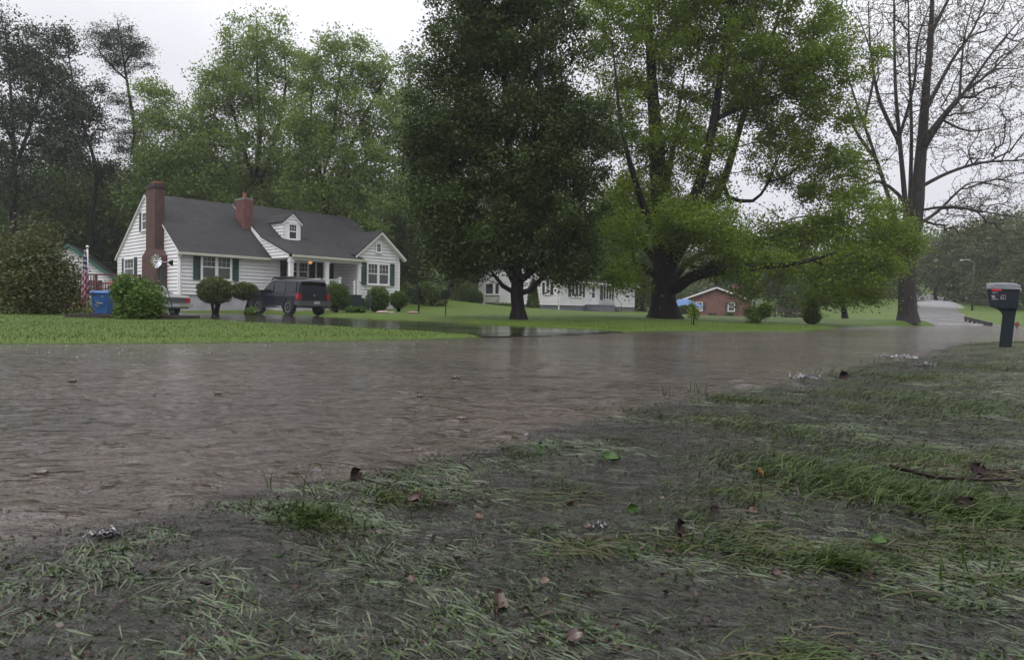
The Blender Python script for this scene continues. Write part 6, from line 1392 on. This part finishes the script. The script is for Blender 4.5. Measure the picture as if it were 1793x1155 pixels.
# lawn pile on the far bank, nearest the water
n = 90000; k = rng.uniform(-.80, .62, n); Y = rng.uniform(8, 30, n) ** 1.0; X = k * Y; df = sdist(X, Y, FAR); dd = inpoly(X, Y, DRIVE)
m = (df > .35) & (dd < -.03) & (rng.random(n) < np.clip(1.4 - Y / 26, .12, 1)); X, Y = X[m], Y[m]; n = len(X)
V = np.stack([X, Y, ground(X, Y)], 1); o = blades('lawn_grass', V, rng.uniform(.035, .075, n), rng.uniform(0, 6.28, n), rng.uniform(.7, 1.4, n), rng.uniform(.004, .008, n) * (1 + Y / 30), MT['lawnb'], seg=2)
tag(o, 'short mown grass of the front lawns across the flooded road', 'grass', kind='stuff')

# ------------------------------------------------------------ larger leaves, one thing each
def curled_leaf(px, py, s, mat, rx, rz, lab, zo=.0, name='leaf', group=None):
    c = atz(px, py, 0.02); mb = MB(); nu, nv = 8, 6
    def pt(i, j):
        u = i / nu; v = j / nv * 2 - 1; wd = math.sin(math.pi * min(1, u * .92 + .06)) ** .7 * .42; return ((u - .5) * s, v * wd * s, s * (.22 * v * v + .25 * (u - .5) ** 2 + .03 * math.sin(u * 9 + v * 4)))
    for i in range(nu):
        for j in range(nv): mb.poly([pt(i, j), pt(i + 1, j), pt(i + 1, j + 1), pt(i, j + 1)])
    mb.tube([(-.5 * s, 0, .06 * s), (-.8 * s, .02 * s, .02 * s)], s * .02, 4)
    o = mb.build(name, mat, None, True); o.location = (c.x, c.y, max(gz(c.x, c.y), .0) + zo); o.rotation_euler = (R(rx), R(random.uniform(-20, 20)), R(rz)); tag(o, lab, 'leaf', group); return o
dkl = pbr('dark_wet_leaf', (0.012, 0.006, 0.008), .45, (.022, .010, .010), 20, spec=.15); brl = pbr('brown_wet_leaf', (0.05, 0.022, 0.016), .3, (.025, .012, .010), 25); orl = pbr('orange_wet_leaf', (0.30, 0.13, 0.05), .3); grl = pbr('green_wet_leaf', (0.035, 0.080, 0.010), .4, (.02, .05, .008), 30, spec=.25); tnl = pbr('tan_wet_leaf', (0.09, 0.055, 0.035), .35, (.05, .03, .022), 20)
curled_leaf(619, 838, .060, dkl, 60, 75, 'dark curled dead leaf standing up on the verge in front of the flood', .03)
curled_leaf(940, 785, .07, grl, 80, 80, 'upright bright green leaf at the water edge', .02)
curled_leaf(1070, 800, .07, grl, 15, -20, 'flat broad green leaf lying at the water edge', .012)
curled_leaf(1640 - 310, 826, .035, orl, 60, 100, 'orange leaf beside the long grass clump', .02)
curled_leaf(1185, 925, .06, dkl, 70, 60, 'dark reddish leaf stuck upright in the middle of the verge', .02)
curled_leaf(870, 1045, .05, tnl, 50, 90, 'tan leaf curled in the dead grass at lower centre', .012)
curled_leaf(1010, 1105, .035, brl, 10, 20, 'small pinkish brown leaf near the bottom centre', .008)
curled_leaf(1540, 945, .04, grl, 20, -30, 'bright green leaf low on the right of the verge', .015)
curled_leaf(1690, 885, .06, dkl, 30, 10, 'dark dead leaf at the tip of the big right clump', .02)
curled_leaf(730, 880, .055, brl, 30, -60, 'reddish brown leaf on the tussock by the dark curled leaf', .03)
curled_leaf(1710, 830, .07, dkl, 25, 40, 'wad of dark leaves in the brown drift at the right', .03)
curled_leaf(1475, 660, .10, dkl, 70, 20, 'dark upright leaf beside the white splash on the verge', .03)
curled_leaf(1105, 885, .035, grl, 70, 30, 'small round green leaf standing in the middle of the verge', .012)
src = [(dkl, 'dark'), (brl, 'brown'), (tnl, 'tan')]
pool = [(785, 882), (1030, 915), (955, 1010), (1240, 730), (1440, 780), (1320, 890), (1600, 810), (560, 870), (660, 930), (800, 975), (1360, 1000), (1160, 870), (1480, 1010), (1550, 740), (1740, 780), (1640, 660), (1720, 700), (720, 1010), (360, 1020), (1000, 880), (840, 900), (1250, 890), (600, 980), (1620, 770), (760, 940)]
protos = [curled_leaf(x, y, .024, m_, 20, 0, f'small {nm} dead leaf caught in the grass of the flooded verge', .01, 'dead_leaf', f'small {nm} dead leaves on the verge') for (x, y), (m_, nm) in zip(pool[:3], src)]
for i, (x, y) in enumerate(pool[3:]):
    c = protos[i % 3].copy(); COL.objects.link(c); q = atz(x, y, .01); c.location = (q.x, q.y, max(gz(q.x, q.y), float(waterz(np.array([q.x]), np.array([q.y]))[0])) + .006); c.rotation_euler = (R(random.uniform(-50, 50)), R(random.uniform(-30, 30)), random.uniform(0, 6.28)); s = random.uniform(.6, 1.1) * (1 + q.y / 12); c.scale = (s, s, s)
# twigs
def twig(pts, r, lab):
    mb = MB(); P = [atz(x, y, .03) for x, y in pts]; O = P[0].copy(); mb.tube([tuple(p - O) for p in P], [r * (1 - .6 * i / len(P)) for i in range(len(P))], 5); o = mb.build('twig', dkl, None, True); o.location = O; tag(o, lab, 'twig')
twig([(628, 836), (680, 850), (740, 872), (800, 885)], .0022, 'thin dark twig running right from the curled dark leaf')
twig([(1560, 815), (1640, 835), (1720, 840), (1775, 838)], .008, 'long brown stalk lying across the drift at the right')
twig([(1500, 1020), (1530, 990), (1560, 955)], .002, 'thin bare twig sticking out at the lower right')
# ------------------------------------------------------------ splashes
MT['foam'] = pbr('water_splash', (0.36, 0.34, 0.34), .08, spec=.8); 
def glasswater():
    m, n, out = nodes('clear_splash'); p = N(n, 'ShaderNodeBsdfPrincipled', Roughness=.03); p.inputs['Base Color'].default_value = (.72, .70, .72, 1); p.inputs['Transmission Weight'].default_value = 1.0; p.inputs['IOR'].default_value = 1.33; n.links.new(p.outputs[0], out.inputs[0]); return m
MT['splash'] = glasswater()
MT['cup'] = pbr('muddy_splash_water', (0.16, 0.125, 0.11), .12, spec=1.0)
def crown(px, py, r, lab):
    """rain drop crown: a low cup with a ragged rim"""
    c = atz(px, py, 0); mb = MB(); n = 22; rg = np.random.default_rng(int(px)); rows = []
    for t, (rr, h) in enumerate(((.55, 0), (.8, .18), (.95, .5), (1.08, .85))):
        h *= .7; rows.append([(rr * r * math.cos(2 * math.pi * k / n), rr * r * math.sin(2 * math.pi * k / n), h * r * (1 if t < 3 else 1 + .6 * (k % 3 == 0) * rg.random())) for k in range(n)])
    for a, b in zip(rows[:-1], rows[1:]):
        for k in range(n): mb.poly([a[k], a[(k + 1) % n], b[(k + 1) % n], b[k]])
    o = mb.build('rain_splash', MT['cup'], None, True); o.location = (c.x, c.y, .004); tag(o, lab, 'splash')
crown(312, 845, .020, 'largest raindrop crown splash on the brown water near the left verge')
crown(74, 832, .018, 'raindrop crown splash near the left edge of the photo')
crown(382, 692, .026, 'small raindrop splash on the flooded road above the largest one')
crown(797, 664, .034, 'raindrop splash in the middle of the flooded road')
crown(127, 670, .028, 'raindrop splash far out at the left of the flooded road')
crown(808, 736, .022, 'raindrop splash near the verge at centre')
crown(735, 696, .022, 'faint raindrop splash left of the centre of the road')
def ripple_lump(px, py, sx, sy, sz, n, lab, seed):
    rg = np.random.default_rng(seed); c = atz(px, py, .0); V = []; F = []; b = 0
    mb = MB()
    for i in range(n):
        q = rg.normal(0, .45, 2) * [sx, sy]; r = sz * rg.uniform(.15, .55); a = rg.uniform(0, 3.14); l = r * rg.uniform(1.5, 4)
        h = sz * rg.uniform(.2, 1.0)
        mb.tube([(q[0] - l * math.cos(a), q[1] - l * math.sin(a) * .4, h * .4), (q[0], q[1], h), (q[0] + l * math.cos(a), q[1] + l * math.sin(a) * .4, h * .5)], [r * .2, r * .5, r * .15], 5)
    o = mb.build('splash', MT['splash'], None, True); o.location = (c.x, c.y, max(gz(c.x, c.y), 0) + .002); tag(o, lab, 'splash')
ripple_lump(188, 942, .030, .02, .022, 26, 'white glinting bubble of water welling up at the lower left', 1)
ripple_lump(1412, 664, .16, .08, .05, 34, 'white splash of water breaking round a leaf at the verge edge', 2)
ripple_lump(1572, 628, .22, .10, .06, 30, 'white splashes at the verge edge nearest the mailbox', 3)
ripple_lump(1620, 642, .12, .06, .05, 16, 'small white splash right of the verge edge splashes', 4)
ripple_lump(555, 828, .02, .015, .016, 12, 'small glinting splash by the tall thin blades', 5)
ripple_lump(915, 765, .04, .02, .02, 12, 'small white splash left of the upright green leaf', 6)
ripple_lump(1050, 925, .03, .02, .016, 14, 'glinting bubbles in the middle of the verge', 7)
# rain specks jumping on the far side of the road
rg = np.random.default_rng(9); n = 900; k = rg.uniform(-.78, .35, n); t = rg.random(n) ** 1.5; Yb = 8.5 + (k + .78) * 4.6; Y = Yb - t * 2.6; X = k * Y; df = sdist(X, Y, FAR); m = df < -.15; X, Y = X[m], Y[m]; n = len(X)
C = np.stack([X, Y, rg.uniform(.004, .022, n)], 1); V, F = leaf_quads(C, .011, rg, 0, .8, jitter=.6); o = np_mesh('rain_spray', V, F, MT['foam']); tag(o, 'raindrops bouncing off the far side of the flooded road', 'rain spray', kind='stuff')

# ------------------------------------------------------------ rainy air
def mist():
    c = at(1634, 541, 98); m = mpp(98); mb = MB(); mb.lathe([(.05, -1)] + [(math.sqrt(1 - (k / 6) ** 2), k / 6) for k in range(-5, 6)] + [(.05, 1)], (0, 0, 0), 20)
    me = bpy.data.meshes.new('mist'); me.from_pydata(mb.v, [], mb.f); mm, nn, out = nodes('spray_mist'); v = N(nn, 'ShaderNodeVolumePrincipled'); v.inputs['Color'].default_value = (.95, .95, .99, 1); v.inputs['Density'].default_value = .30
    nn.links.new(v.outputs[0], out.inputs['Volume']); me.materials.append(mm); o = link('mist', me); o.location = (c.x, c.y, c.z); o.scale = (28 * m, 6, 16 * m); tag(o, 'pale patch of mist on the climbing road beside the sycamore', 'mist', kind='stuff')
mist()
if HAZE:
    mb = MB(); mb.box((-820, -12, -3), (820, 452, 62)); hz = mb.build('haze', None) if False else None
    me = bpy.data.meshes.new('haze'); me.from_pydata(mb.v, [], mb.f); m, nn, out = nodes('rain_haze'); v = N(nn, 'ShaderNodeVolumePrincipled'); v.inputs['Color'].default_value = (.96, .96, .99, 1); v.inputs['Density'].default_value = HAZE; v.inputs['Anisotropy'].default_value = 0.0; nn.links.new(v.outputs[0], out.inputs['Volume'])
    me.materials.append(m); hz = link('haze', me); tag(hz, 'thin rainy haze filling the air', 'haze', kind='stuff')
